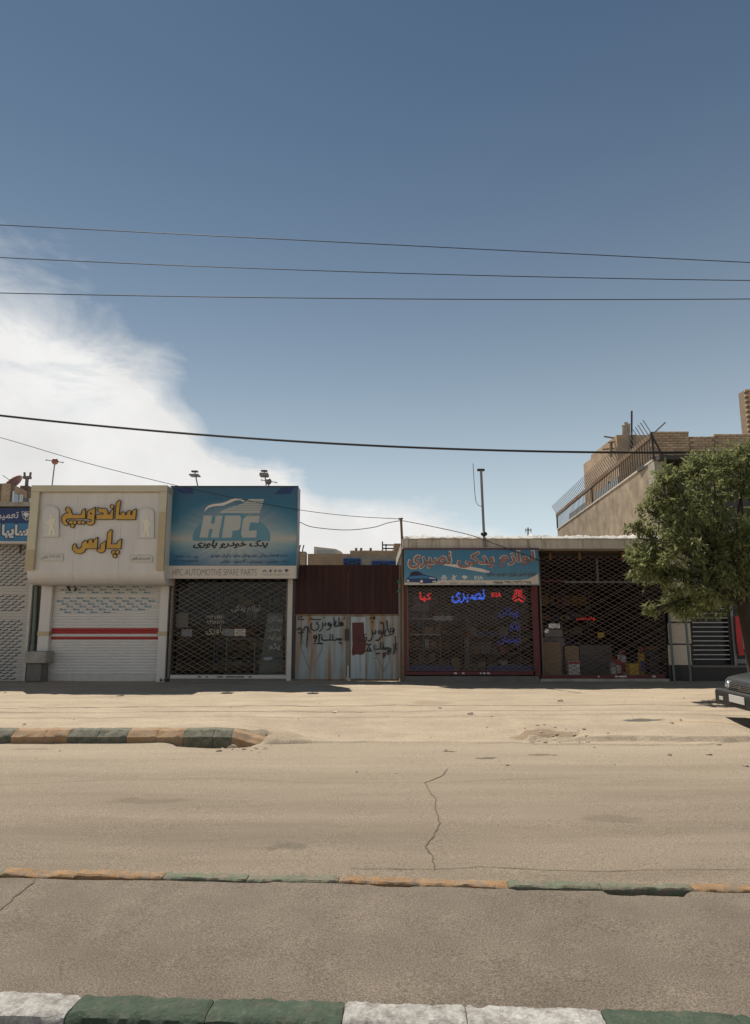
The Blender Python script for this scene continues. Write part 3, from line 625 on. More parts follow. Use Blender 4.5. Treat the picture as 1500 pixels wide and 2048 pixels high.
# ---- shop at the far left: film-wrapped roller shutter
xa0, xa1 = -15.5, Xp(61,1220,FY)
shA = thing('repair_shop', 'low repair shop with film-wrapped roller shutter beside white sandwich shop', 'shop', (-12.3, FY, GZ))
MB().box(xa0, xa1, FY+.10, FY+7, 0, Zp(1086,FY)).build('wall', 'concrete_dark', shA)
MB().box(xa0, xa1+.04, 17.45, FY+7, Zp(1012,17.45), Zp(1004,17.45)).build('roof', 'concrete', shA)
MB().box(xa0, xa1, FY+.4, FY+7, Zp(1086,FY)-.01, Zp(1012,17.45)-.003).build('upper_wall', 'brick_grey', shA)
shut = MB().box(xa0, xa1-.06, FY+.03, FY+.06, GZ-.02, Zp(1087,FY)).build('roller_shutter', 'shutter_old', shA)
MB().box(xa1-.055, xa1+.02, FY-.04, FY+.095, GZ-.03, Zp(1087,FY)).build('guide_rail', 'frame_white', shA)
wA = xa1-.07-xa0; hs = .0735; me = slat_mesh('slat', wA, hs, 'shutter_old')
zt = Zp(1089,FY); nA = int((zt-GZ)/hs)
for i in range(nA): inst('slat', me, shut, (xa0+wA/2, FY+.022, zt-(i+1)*hs))
mb = MB(); rr = random.Random(3)
for i in range(nA):
    if i in (15,16,17,24,25,26): continue
    z = zt-(i+.55)*hs; x = -10.9 + (i*.093 % .185)
    while x < xa1-.32:
        s_ = rr.uniform(.9,1.1)
        mb.prism([(x,z-.012),(x+.05*s_,z-.014),(x+.10*s_,z+.004),(x+.14*s_,z+.022),(x+.165*s_,z+.018),(x+.15*s_,z-.010),(x+.10*s_,z-.028),(x+.02,z-.030)], FY+.0025+.0003*(i%2), FY+.004)
        x += .185
mb.build('film_print', 'print_dark', shut)['kind'] = 'stuff'
MB().bar(at(42,1088,17.9), at(40,1107,17.9), .05, .03).build('bracket', 'metal_dark', shA)

sgA = thing('blue_sign', 'navy and blue repair sign with white Persian lettering above wrapped shutter', 'sign', (-12, 17.55, Zp(1083,17.55)))
SA = 17.55
part('panel', 'navy_print', sgA, -170, 1016, 63, 1046, SA, .12); part('lower_panel', 'sky_print', sgA, -170, 1046.3, 62, 1082, SA, .12); part('trim', 'frame_white', sgA, -170, 1082.3, 62, 1087, SA-.02, .25)
letter('lettering', 'تعمیرات', (-26,1022,37,1041), SA-.006, 'letter_white', sgA, bold=.012)
letter('lettering_rim', 'سایپا', (1,1047,59.5,1081.5), SA-.004, 'ink_black', sgA, bold=.075); letter('lettering', 'سایپا', (3.2,1049,57.3,1079.5), SA-.009, 'letter_white', sgA, bold=.045)
HORSE = [(4,44),(0,30),(6,14),(20,4),(40,2),(62,8),(80,20),(92,40),(84,46),(70,40),(66,52),(74,66),(62,74),(50,62),(40,70),(44,84),(34,92),(24,78),(30,60),(22,50),(14,56)]
def logo(name, shape, x0, y0, x1, y1, Y, mat, parent):
    return outline(name, [[(x0+(x1-x0)*a/100, y0+(y1-y0)*b/100) for a, b in s] for s in shape], Y, mat, parent)
SHIELD = [(0,0),(30,8),(50,2),(70,8),(100,0),(96,50),(80,80),(50,100),(20,80),(4,50)]
logo('emblem', [SHIELD], 43.5,1022,62,1041, SA-.004, 'letter_white', sgA); logo('emblem_field', [SHIELD], 44.6,1023.2,60.9,1039.6, SA-.007, 'navy_print', sgA); logo('emblem_head', [HORSE], 46.5,1024.5,60,1038.5, SA-.011, 'letter_white', sgA)

# ---- gap with downpipe and concrete pedestal
gapw = thing('brick_pier', 'narrow dark brick pier between film-wrapped shutter and white pillar', 'wall', (Xp(70,1300,FY), FY, GZ))
MB().box(xa1+.022, Xp(79,1250,FY), FY+.12, FY+.5, 0, Zp(1150,FY)).build('brickwork', 'brick_grey', gapw)
dp = thing('downpipe', 'grey green rain downpipe in the gap beside white pillar', 'pipe', (Xp(69,1300,FY), FY+.05, GZ))
MB().tube([at(72.5,1172,FY+.03), at(69,1240,FY+.03), at(65,1303,FY+.03)], .05, 12).build('pipe', 'pipe_green', dp); MB().tube([at(66,1290,FY+.03), at(64.5,1304,FY+.03)], .065, 12).build('socket', 'pipe_green', dp)
ped = thing('concrete_pedestal', 'rough grey concrete pedestal with wide cap under the downpipe', 'pedestal', (Xp(70,1350,FY), FY-.2, GZ-.02))
part('cap', 'concrete', ped, 48, 1303, 92, 1327, FY-.45, .45, .035); part('foot', 'concrete_dark', ped, 52, 1327.5, 82, 1364, FY-.40, .36, .03); part('side_block', 'concrete_dark', ped, 84, 1328, 89, 1364, FY-.3, .2, .01)

# ---- sandwich shop
xb0, xb1 = Xp(80,1260,FY), Xp(337,1260,FY)
shB = thing('sandwich_shop', 'white sandwich shop with pale roller shutter and red stripes', 'shop', ((xb0+xb1)/2, FY, GZ))
MB().box(xb0, xb1, FY+.14, FY+7, 0, 4.9).build('wall', 'white_wall', shB)
for i, (a, b) in enumerate(((80,102),(319,336))):
    ml = MB(); X0, X1 = Xp(a,1260,FY), Xp(b,1260,FY); p_ = ml.box(X0, X1, FY-.10, FY+.137, GZ-.04, Zp(1168,FY)).build('pillar', 'white_panel', shB, .012)
    for y0, y1 in ((1161,1173),(1263,1271)):
        MB().box(X0-.012, X1+.012, FY-.115, FY+.10, Zp(y1,FY), Zp(y0,FY)).build('gold_band', 'gold', p_, .006)
sx0, sx1 = Xp(102,1260,FY)+.003, Xp(319,1260,FY)-.003; wB = sx1-sx0; hs = .074; zt = Zp(1160,FY)
shut = MB().box(sx0, sx1, FY+.06, FY+.08, GZ-.02, zt+.2).build('roller_shutter', 'shutter_white', shB)
meW, meR = slat_mesh('slat', wB, hs, 'shutter_white'), slat_mesh('slat', wB, hs, 'shutter_red')
nB = int((zt-GZ-.10)/hs)
for i in range(nB):
    zc = zt-(i+.5)*hs; py = next(y for y in range(1150,1400) if Zp(y,FY) < zc)
    inst('slat', meR if (1259 <= py <= 1269 or 1276 <= py <= 1281) else meW, shut, (sx0+wB/2, FY+.05, zt-(i+1)*hs))
MB().box(sx0, sx1, FY+.02, FY+.055, GZ-.015, zt-nB*hs-.002).build('bottom_rail', 'frame_white', shut, .006)
v, f = text_arrays('Marina', .03, .35); v2, f2 = text_arrays('شیک', .01, 0)
mb, mb2 = MB(), MB()
for i in range(0, 12):
    if i in (5,): continue
    z = zt-(i+.72)*hs; x = sx0+.06+(i*.13 % .30)
    while x < sx1-.34:
        if i == 11 and x > sx0+1.5: break
        mb.add([(x+a*.070, FY+.0335-c, z+b*.064) for a, b, c in v], f); mb2.add([(x+.245+a*.035, FY+.0335-c, z+b*.045) for a, b, c in v2], f2); x += .345
mb.build('film_print', 'print_blue', shut)['kind'] = 'stuff'; mb2.build('film_print_small', 'print_grey', shut)['kind'] = 'stuff'
for a in (137, 152): MB().tube([at(a-3,1172,FY+.02), at(a,1177,FY-.005), at(a+(3 if a < 140 else -3),1182,FY+.01)], .022, 8).build('hook', 'metal_dark', shut)
for a in (322, 331):
    lk = thing('padlock', 'small dark padlock at the foot of white pillar by shutter', 'padlock', at(a,1359,FY-.14), 'padlocks at the shutter foot')
    c = at(a,1360,FY-.13); MB().box(c.x-.03,c.x+.03,c.y-.015,c.y+.015,GZ,GZ+.05).build('case', 'metal_dark', lk, .006); MB().tube([c+Vector((math.cos(t)*.024,0,math.sin(t)*.035+GZ+.05-c.z)) for t in np.linspace(0,math.pi,9)], .006, 6).build('shackle', 'metal_grey', lk)

SB = 17.0
sgB = thing('sandwich_sign', 'off-white sign box with gold Persian lettering and gold edge trim', 'sign', at(195,1168,SB+.4))
zb, zc_, zt_ = Zp(1168,SB), Zp(1140,SB), Zp(985,SB)
prof = [(FY+.13,zb),(SB+.34,zb)] + [(SB+.34-.34*math.sin(t), zb+(zc_-zb)*(1-math.cos(t))) for t in np.linspace(.25,math.pi/2,8)] + [(SB,zt_),(FY+.13,zt_)]
seams = [Xp(59,1080,SB), Xp(149,1080,SB), Xp(240,1080,SB), Xp(331,1080,SB)]
for i in range(3):
    o = MB().xprism(prof, seams[i]+.002, seams[i+1]-.002).build('panel', 'white_panel', sgB)
MB().box(seams[0]+.02, seams[3]-.02, SB+.40, FY+.12, zb+.03, zt_-.03).build('core', 'dark_wall', sgB)
MB().box(seams[0]-.01, Xp(75,1080,SB), SB-.10, SB-.003, Zp(1140,SB), zt_).build('left_trim', 'gold_pale', sgB, .008)
MB().box(Xp(318,1080,SB), seams[3]+.01, SB-.10, SB-.003, Zp(1141,SB), zt_).build('right_trim', 'gold_pale', sgB, .008)
MB().box(seams[0]-.012, seams[3]+.012, SB-.11, SB+.5, zt_+.002, zt_+.17).build('top_trim', 'gold_pale', sgB, .008)
MB().box(seams[0]-.013, Xp(75,1080,SB)+.003, SB-.106, SB-.09, Zp(1140,SB)-.002, Zp(1100,SB)).build('trim_reflection', 'gold', sgB); MB().box(Xp(318,1080,SB)-.003, seams[3]+.013, SB-.106, SB-.09, Zp(1141,SB)-.002, Zp(1025,SB)).build('trim_reflection', 'gold', sgB)  # reflection in the lower trim, painted as thin plates of darker gold
z2 = lambda pts: zm((180,980), 1500/170, pts)
z1 = lambda pts: zm((0,980), 7.5, pts)
W1 = [z2([(815,340),(800,520),(460,520),(445,500),(470,225),(520,180),(535,200),(507,437),(545,437),(562,402),(588,385),(613,395),(618,440),(652,440),(665,380),(700,362),(718,375),(714,440),(742,440),(758,370),(790,345)]),
      z2([(412,340),(400,515),(113,515),(113,438),(238,430),(238,402),(180,396),(142,365),(147,310),(190,330),(280,330),(305,360),(312,432),(355,432),(370,375)]),
      z1([(1428,265),(1380,290),(1330,310),(1312,350),(1308,420),(1330,440),(1370,440),(1372,468),(1350,478),(1300,475),(1305,505),(1335,525),(1385,522),(1412,495)]),
      z1([(1275,285),(1280,425),(1005,430),(985,455),(990,480),(1015,500),(1015,525),(985,530),(945,500),(928,450),(930,410),(955,370),(995,350),(1030,345),(1010,325),(988,310),(990,280),(1005,258),(1030,260),(1055,285),(1075,350),(1090,370),(1225,370),(1235,310)])]
W1d = [z2(circ(390,290,30))] + [z1(circ(x,y,26)) for x, y in ((1065,485),(1121,487),(1190,487),(1247,487),(1087,538))]
W2 = [z2([(555,870),(540,1035),(310,1030),(292,1010),(315,750),(375,700),(385,715),(375,955),(480,955),(490,910)]),
      z2([(275,905),(262,1060),(230,1100),(180,1108),(140,1085),(125,1050),(140,1040),(180,1045),(190,1000),(195,955)]),
      z1([(1465,715),(1455,875),(1285,880),(1260,930),(1200,955),(1140,945),(1095,900),(1090,850),(1110,815),(1135,810),(1140,860),(1170,885),(1215,870),(1230,830),(1238,790),(1285,755),(1300,762),(1308,800),(1325,795),(1332,750),(1370,735),(1385,745),(1385,790),(1402,790),(1420,742)])]
W2d = [z2(circ(x,y,30)) for x, y in ((412,1098),(485,1098),(440,1165))]
for body, dots in ((W1, W1d), (W2, W2d)):
    for q in body:
        b_ = outline('letter', [q], SB-.035, 'letter_rim', sgB, offset=.011, extrude=.030); outline('letter_face', [q], SB-.068, 'letter_gold', b_, offset=-.004, extrude=.002)
    for q in dots:
        b_ = outline('letter_dot', [q], SB-.034, 'letter_rim', sgB, offset=.011, extrude=.0295); outline('dot_face', [q], SB-.067, 'letter_gold', b_, offset=-.004, extrude=.002)
outline('letter_counter', [z1([(1345,345),(1362,338),(1380,340),(1378,362),(1350,366)])], SB-.0715, 'letter_rim', sgB, extrude=.001)
def arch(x0,y0,x1,y1,r=.45):
    w = x1-x0; n = [(x0,y1),(x1,y1),(x1,y0+w*r)]
    return n + [(x1-w*r+w*r*math.cos(t), y0+w*r-w*r*math.sin(t)*.8) for t in np.linspace(.2,math.pi/2,5)] + [(x0+w*r-w*r*math.sin(t), y0+w*r-w*r*math.cos(t)*.8) for t in np.linspace(0,math.pi/2-.2,5)] + [(x0,y0+w*r)]
for (x0,y0,x1,y1), lean in (((85,1009,118.5,1075),1), ((277.5,1013,308.5,1077),-1)):
    pq = thing('relief_plaque', ('arched pale relief plaque at the end of the upper gold word' if lean > 0 else 'arched pale relief plaque at the start of the upper gold word'), 'plaque', at((x0+x1)/2,y1,SB-.03))
    outline('frame', [arch(x0,y0,x1,y1)], SB-.025, 'plaque_white', pq, extrude=.022); outline('field', [arch(x0+2.6,y0+2.8,x1-2.6,y1-2.6)], SB-.0485, 'white_panel', pq, extrude=.0015)
    cx, w, h = (x0+x1)/2+.5, x1-x0, y1-y0
    fig = lambda pts: [(cx+a*w*lean, y0+b*h) for a, b in pts]
    outline('figure', [fig([(-.10,.42),(-.16,.52),(-.26,.50),(-.28,.54),(-.15,.60),(-.10,.68),(-.13,.80),(-.17,.93),(-.02,.93),(-.02,.80),(.05,.72),(.14,.93),(.27,.93),(.15,.74),(.12,.62),(.20,.50),(.30,.42),(.26,.38),(.14,.45),(.08,.40)]), [(cx+a, y0+.34*h+b) for a, b in circ(0,0,w*.085,10)]], SB-.054, 'relief_cream', pq, extrude=.004, bevel=.003)
for (x0,y0,x1,y1), s_, m_, lb in (((79,1107,127,1122), '۳۷۲۰۳۲۰ تلفن', 'ink_grey', 'small pale plaque with faded phone number on sandwich sign'), ((259.5,1110,305,1125), 'داده پسند فیر اولفتون', 'ink_brown', 'small notched plaque with one line of brown Persian writing on sandwich sign')):
    pq = thing('name_plaque', lb, 'plaque', at((x0+x1)/2,y1,SB-.03))
    outline('plate_rim', [[(x0,y0),(x1-3,y0),(x1,y0+4),(x1,y1),(x0+5,y1),(x0,y1-4)]], SB-.012, 'gold_pale', pq, extrude=.010); outline('plate', [[(x0+1,y0+1),(x1-3.6,y0+1),(x1-1,y0+4.4),(x1-1,y1-1),(x0+5.4,y1-1),(x0+1,y1-4.4)]], SB-.024, 'plaque_white', pq, extrude=.001)
    letter('lettering', s_, (x0+4,y0+3,x1-4,y1-3.5), SB-.027, m_, pq, bold=.01)

# ---- spare parts shop with the big blue banner
SC = 17.4
xc0, xc1 = Xp(339,1260,FY), Xp(586,1260,FY)
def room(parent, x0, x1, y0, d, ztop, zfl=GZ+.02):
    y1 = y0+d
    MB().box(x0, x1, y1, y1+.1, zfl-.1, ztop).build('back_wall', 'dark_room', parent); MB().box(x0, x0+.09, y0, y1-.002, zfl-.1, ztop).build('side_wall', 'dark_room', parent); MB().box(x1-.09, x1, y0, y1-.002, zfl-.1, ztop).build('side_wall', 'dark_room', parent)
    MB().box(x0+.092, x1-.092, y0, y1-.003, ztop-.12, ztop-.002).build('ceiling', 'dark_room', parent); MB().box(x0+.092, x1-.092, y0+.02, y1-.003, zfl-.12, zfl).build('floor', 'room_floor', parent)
def lattice(parent, x0, y0, x1, y1, Y, wpx, hpx, mat, sw=.017, curve=0):
    X0, X1 = Xp(x0,(y0+y1)/2,Y), Xp(x1,(y0+y1)/2,Y); Z0, Z1 = Zp(y1,Y), Zp(y0,Y)
    dx, dz = (X1-X0)/((x1-x0)/wpx), (Z1-Z0)/((y1-y0)/hpx); k = dz/dx
    g = bpy.data.objects.new('folding_grille', None)
    fr = MB(); fr.box(X0-.02,X0+.02,Y-.02,Y+.02,Z0,Z1)
    g = fr.build('folding_grille', mat, parent, origin=(X0,Y,Z0))
    MB().box(X1-.02,X1+.02,Y-.02,Y+.02,Z0,Z1).build('stile', mat, g)
    r2 = random.Random(int(x0))
    for sgn in (1,-1):
        c = -int((X1-X0)/dx)-2
        while True:
            # z = Z0 + sgn*k*(x-X0) + c*dz  (falling strips start above the top)
            base = Z0 + c*dz + (0 if sgn > 0 else 0)
            if base > Z1 + k*(X1-X0) + dz: break
            c += 1
            pts = []
            zA = base; zB = base + sgn*k*(X1-X0)
            lo, hi = min(zA,zB), max(zA,zB)
            if hi < Z0 or lo > Z1: continue
            tA, tB = 0.0, 1.0
            for lim in (Z0, Z1):
                t = (lim-zA)/(zB-zA)
                if 0 < t < 1:
                    inside_start = Z0 <= zA <= Z1
                    if (lim == Z0) == (sgn > 0): tA = max(tA, t)
                    else: tB = min(tB, t)
            if tB-tA < .01: continue
            jit = r2.uniform(-.26,.26)*dz; jt2 = r2.uniform(-.16,.16)*dz
            P = Vector((X0+(X1-X0)*tA, Y+.006*sgn, zA+(zB-zA)*tA)); Q = Vector((X0+(X1-X0)*tB, Y+.006*sgn, zA+(zB-zA)*tB))
            P.z = min(max(P.z+jit, Z0), Z1); Q.z = min(max(Q.z+jit+jt2, Z0), Z1)
            MB().bar(P, Q, .005, sw, up=(0,0,1)).build('lattice_strip', mat, g, origin=P)
    return g
shC = thing('car_parts_shop', 'spare parts shop with pale folding grille under big blue banner', 'shop', ((xc0+xc1)/2, FY, GZ))
zC = Zp(1150,FY)
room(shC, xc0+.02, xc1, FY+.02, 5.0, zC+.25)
MB().box(xc0+.02, xc1-.1, FY+.15, FY+5.3, zC+.255, Zp(1128,FY)).build('wall', 'white_wall', shC)
lattice(shC, 344, 1158, 573, 1349, FY-.02, 18.2, 10.2, 'steel_lattice', .0095)
part('sill', 'frame_white', shC, 340, 1350, 574, 1357.5, FY-.05, .08, .006); part('threshold', 'concrete_dark', shC, 338, 1358, 590, 1366, FY-.08, .3, .01)
part('grille_post', 'frame_white', shC, 574, 1157, 583.5, 1363, FY-.10, .12, .008); part('guide_rail', 'steel_lattice', shC, 338.5, 1166, 343, 1358, FY-.06, .08); part('gap_shade', 'dark_wall', shC, 584, 1150, 589.5, 1362, FY-.02, .10)  # last strip: shade of the gap beside the post, painted as dark colour
pane = part('window_pane', 'pane_glass', shC, 343.5, 1158, 573.5, 1349, FY+.16, .006)
GY = FY+.152
for s_, bx, m_ in (('لوازم یدکی', (463,1210,520,1227), 'letter_white'), ('پیکان', (537,1231,565,1246), 'letter_white'), ('نیسان', (536,1252,563,1264), 'letter_white'), ('پراید', (535,1267,562,1282), 'letter_white'), ('پژو', (537,1287,560,1300), 'letter_white'), ('یاوری', (412,1252,448,1270), 'relief_cream'), ('۳۷۲۷۶۶۲۰', (412,1230,448,1238), 'relief_cream'), ('۰۹۳۳۵۵۷۵۷۷۹', (412,1240,448,1247.5), 'relief_cream')):
    letter('window_lettering', s_, bx, GY, m_, shC, tube=.016)
def poster(name, label, x0, y0, x1, y1, Y, mat, lines=3, ink='ink_grey'):
    o = thing(name, label, 'poster', at((x0+x1)/2, y1, Y)); part('sheet', mat, o, x0, y0, x1, y1, Y, .003)
    mb = MB(); 
    for i in range(lines):
        a = y0+(y1-y0)*(.2+.62*i/max(1,lines-1)); rect(mb, x0+(x1-x0)*.15, a, x1-(x1-x0)*(.1+.12*(i%2)), a+(y1-y0)*.07, Y-.003, .002)
    mb.build('print', ink, o)
poster('notice', 'small grey notice taped inside the blue banner shop window', 449,1258,467,1272, FY+.15, 'box_grey'); poster('notice', 'cream notice beside the grey notice in shop window', 468.5,1258,491,1272, FY+.15, 'cream_print')
poster('notice', 'pale greenish notice low at the window edge by the white pillar', 363,1259,384,1273, FY+.15, 'box_grey'); poster('poster', 'tall faded poster behind grille near the white pillar', 352,1226,376,1255, FY+.15, 'concrete_dark')
part('sticker', 'glass_sky', shC, 527,1314,545,1320, FY+.15, .003)
mb = MB(); 
for a, b in ((395,402),(412,416),(434,446),(452,470),(471,488),(497,503)): rect(mb, a, 1352, b, 1355.5, FY-.054, .003)
mb.build('sill_stickers', 'ink_grey', shC)['kind'] = 'stuff'
cnt = thing('display_counter', 'glass-fronted display counter inside the blue banner shop', 'counter', (Xp(450,1350,FY+1.6), FY+1.6, GZ+.02))
Yc = FY+1.4; c0, c1 = -4.2, -2.6; z0 = GZ+.02
for x in (c0, (c0+c1)/2, c1-.04): MB().box(x, x+.035, Yc, Yc+.035, z0, z0+1.0).build('post', 'metal_grey', cnt)
MB().box(c0-.02, c1+.02, Yc-.02, Yc+.6, z0+1.0, z0+1.04).build('top', 'shelf_steel', cnt); MB().box(c0, c1, Yc+.04, Yc+.55, z0+.5, z0+.52).build('shelf', 'shelf_steel', cnt); MB().box(c0, c1, Yc+.04, Yc+.55, z0+.05, z0+.08).build('shelf', 'shelf_steel', cnt)
brd = thing('leaning_board', 'tall pale board leaning at the window edge inside blue banner shop', 'board', (Xp(545,1350,FY+.5), FY+.5, z0))
MB().add([at(536,1226,FY+.5), at(565,1226,FY+.5), at(566,1350,FY+.5), at(516,1350,FY+.5)] + [at(536,1226,FY+.5)+Vector((0,.03,0)), at(565,1226,FY+.5)+Vector((0,.03,0)), at(566,1350,FY+.5)+Vector((0,.03,0)), at(516,1350,FY+.5)+Vector((0,.03,0))], [(0,3,2,1),(4,5,6,7),(0,1,5,4),(1,2,6,5),(2,3,7,6),(3,0,4,7)]).build('sheet', 'box_grey', brd)
BOXM = ['carton','box_grey','box_blue','box_red','carton_white','carton','box_grey','yellow_box']
def shelving(label, x0, x1, Y, z0, levels, seed, where):
    t = thing('shelf_unit', label, 'shelves', ((x0+x1)/2, Y, z0)); dz = .48; d = .4; r3 = random.Random(seed)
    for x in (x0, x1-.04):
        for y in (Y, Y+d-.04): MB().box(x, x+.04, y, y+.04, z0, z0+levels*dz+.1).build('upright', 'shelf_steel', t)
    for i in range(levels):
        zz = z0+.12+i*dz; MB().box(x0+.041, x1-.041, Y+.005, Y+d-.005, zz, zz+.02).build('shelf', 'shelf_steel', t)
        x = x0+.06
        while x < x1-.35:
            w, h = r3.uniform(.12,.3), r3.uniform(.12,.34)
            if r3.random() < .85:
                bmt = r3.choice(BOXM); bx = MB().box(-w/2, w/2, 0, .26, 0, h).build('parts_box', bmt, None, .004, origin=(0,0,0)); bx.location = (x+w/2, Y+.04, zz+.021)
                cn = {'carton':'brown','box_grey':'grey','box_blue':'blue','box_red':'red','carton_white':'white','yellow_box':'yellow'}[bmt]; lv_ = ('lowest','second lowest','third','fourth','fifth')[i]
                tag(bx, ('tall ' if h > .25 else 'flat ' if h < .17 else '')+cn+' part carton on the '+lv_+' shelf '+where, 'box', 'spare part cartons '+where)
            x += w+r3.uniform(.01,.06)
shelving('grey steel shelves at the back of blue banner shop', -5.2, -2.4, FY+4.2, z0, 5, 4, 'of the blue banner shop')

sgC = thing('blue_banner', 'large blue printed car parts banner with cream lower strip', 'sign', at(466,1157,SC+.3))
zl, zh = Zp(1131,SC), Zp(974,SC); xl, xr = Xp(338,1065,SC), Xp(593.5,1065,SC)
sign_gradient('banner_blue', [(0,(.024,.125,.225)),(.14,(.04,.17,.265)),(.26,(.13,.28,.33)),(.345,(.37,.37,.33)),(.43,(.12,.27,.32)),(.55,(.04,.17,.26)),(.8,(.026,.13,.21)),(1,(.035,.105,.17))], 2, zl, zh, ((xl+xr)/2+.05, zl+.35*(zh-zl), (.46,.44,.38), 1.75, 1.05))
MB().box(xl, xr, SC, SC+.02, zl, zh).build('print', 'banner_blue', sgC); part('lower_strip', 'cream_print', sgC, 337, 1131.4, 594, 1157, SC, .02)
MB().box(xl+.02, xr-.02, SC+.022, FY+.14, Zp(1155,SC), zh-.01).build('frame_box', 'metal_grey', sgC)
o = MB(); o.box(xl-.02, xr+.02, SC-.015, SC+.06, zh+.002, zh+.03); o.build('top_edge', 'metal_dark', sgC); MB().box(xr+.002, xr+.025, SC-.015, SC+.45, Zp(1157,SC), zh+.001).build('side_edge', 'metal_grey', sgC)
k3 = lambda pts: zm((330,960), 1500/270, pts)
L1 = SC-.004
outline('printed_disc', [[(463+78*math.cos(t), 1076-min(1,max(-.12,math.sin(t)))*50) for t in np.linspace(0,2*math.pi,40)[:-1]]], SC-.0025, 'disc_print', sgC)
HPC = [[k3([(430,395),(530,395),(515,480),(535,480),(550,395),(635,395),(590,630),(500,630),(515,545),(492,545),(478,630),(385,630)])],]
outline('letter_shape', [k3([(430,395),(525,395),(510,485),(548,485),(563,395),(640,395),(595,640),(510,640),(530,545),(493,545),(475,640),(385,640)]),
   k3([(668,395),(826,395),(846,420),(834,540),(810,560),(752,562),(740,640),(632,640)]), k3([(905,400),(1050,400),(1040,475),(960,470),(945,480),(930,555),(940,565),(1020,560),(1012,640),(860,640),(845,600),(865,440)])], L1, 'hpc_cream', sgC)
outline('car_swoosh', [k3([(435,355),(450,315),(480,285),(530,268),(620,258),(680,240),(740,212),(800,200),(850,207),(885,230),(870,240),(830,225),(780,228),(720,255),(650,283),(540,292),(480,310),(455,335)])], L1, 'letter_cream', sgC)
bands = [k3([(935,211),(1100,211),(1093,240),(890,240)])]
x_l = [(880,245,860,262),(840,266,800,283),(770,287,740,300),(720,304,680,318),(672,322,640,336),(630,340,608,366)]
xr_ = 1092
for a, ya, b, yb in x_l: bands.append(k3([(a,ya),(xr_-(ya-245)*.33,ya),(xr_-(yb-245)*.33,yb),(b,yb)]))
outline('car_stripes', bands, L1, 'hpc_cream', sgC)
for q in ([(70,85),(300,85),(320,150),(200,150)], [(1290,85),(1440,80),(1390,155),(1215,160)]): outline('faded_corner', [k3(q)], L1, 'navy_print', sgC)
letter('lettering', 'یدک خودرو یاوری', (386,1080,536,1097), L1-.003, 'ink_black', sgC, bold=.035, shear=.28)
letter('lettering', 'عرضه قطعات یدکی خودروهای سایپا و ایران خودرو', (422,1107,578,1116), L1-.003, 'ink_navy', sgC, bold=.02); letter('lettering', 'بدنه - موتوری - زیربندی - گازسوز - لوکس', (440,1118,578,1127), L1-.003, 'ink_navy', sgC, bold=.02)
letter('phone_number', '۰۵۱-۳۷۲۷۶۶۲۰', (346,1110,396,1116.5), L1-.003, 'ink_navy', sgC, bold=.02); letter('phone_number', '۰۹۳۳۵۵۷۵۷۷۹', (346,1118.5,397,1125.5), L1-.003, 'ink_navy', sgC, bold=.02)
letter('lettering', 'HPC AUTOMOTIVE SPARE PARTS', (345,1138,513.5,1151), L1, 'ink_grey', sgC, bold=-.012, spacing=.95); letter('web_address', 'www.hpc-autoparts.com', (524.5,1147.5,578,1151.5), L1, 'ink_grey', sgC)
CHEV = [[(0,50),(50,5),(100,50),(100,68),(50,26),(0,68)],[(0,82),(50,38),(100,82),(100,100),(50,58),(0,100)]]
LION = [[(38,0),(52,6),(54,16),(46,22),(56,30),(66,22),(80,20),(94,8),(98,16),(86,32),(72,38),(62,50),(66,62),(84,72),(90,92),(76,98),(74,82),(56,72),(46,80),(40,98),(24,98),(30,82),(36,66),(34,54),(22,62),(8,78),(0,72),(12,54),(26,42),(32,28),(28,14)]]
DIAM = [[(50,0),(88,50),(50,100),(12,50)]]
logo('emblem', CHEV, 525,1138.5,533.5,1145, L1, 'ink_navy', sgC); logo('emblem', LION, 537.5,1138,545,1145.5, L1, 'ink_navy', sgC); logo('emblem', DIAM, 547,1138,554,1145.5, L1, 'ink_navy', sgC); logo('emblem_field', [[(50,28),(68,50),(50,72),(32,50)]], 547,1138,554,1145.5, L1-.003, 'cream_print', sgC)
outline('emblem', [[(559.5+4.6*math.cos(t), 1141.8+2.9*math.sin(t)) for t in np.linspace(0,6.0,16)]], L1, 'ink_grey', sgC); letter('emblem_text', 'KIA', (556.3,1140,562.7,1143.6), L1-.003, 'cream_print', sgC, bold=.02); logo('emblem', [HORSE], 569.5,1138,578,1146, L1, 'ink_navy', sgC)

# ---- rusty yard gate
GYT = FY+.05
gate = thing('yard_gate', 'rusty pale blue double gate with graffiti and dark red sheet on top', 'gate', (Xp(697,1360,GYT), GYT, GZ))
def ribbed(x0, y0, x1, y1, Y, n, amp):
    X0, X1 = Xp(x0,(y0+y1)/2,Y), Xp(x1,(y0+y1)/2,Y); Z0, Z1 = Zp(y1,Y), Zp(y0,Y); mb = MB(); vs_, fs = [], []; q = []
    for i in range(n):
        a = X0+(X1-X0)*i/n; w = (X1-X0)/n; q += [(a, 0), (a+w*.55, 0), (a+w*.68, -amp), (a+w*.87, -amp)]
    q.append((X1, 0))
    for (x, dy) in q: vs_ += [(x, Y+dy, Z0), (x, Y+dy, Z1), (x, Y+dy+.02, Z0), (x, Y+dy+.02, Z1)]
    for i in range(len(q)-1):
        a, b = 4*i, 4*i+4; fs += [(a,b,b+1,a+1), (a+2,a+3,b+3,b+2), (a+1,b+1,b+3,a+3), (a,a+2,b+2,b)]
    return mb.add(vs_, fs)
for x0, x1 in ((591,696.5),(697,798)):
    ribbed(x0, 1130, x1, 1163, GYT-.02, 9, .012).build('upper_sheet', 'gate_red', gate, smooth=False); ribbed(x0-1, 1162, x1-1, 1229, GYT-.04, 9, .012).build('upper_sheet', 'gate_red', gate, smooth=False)
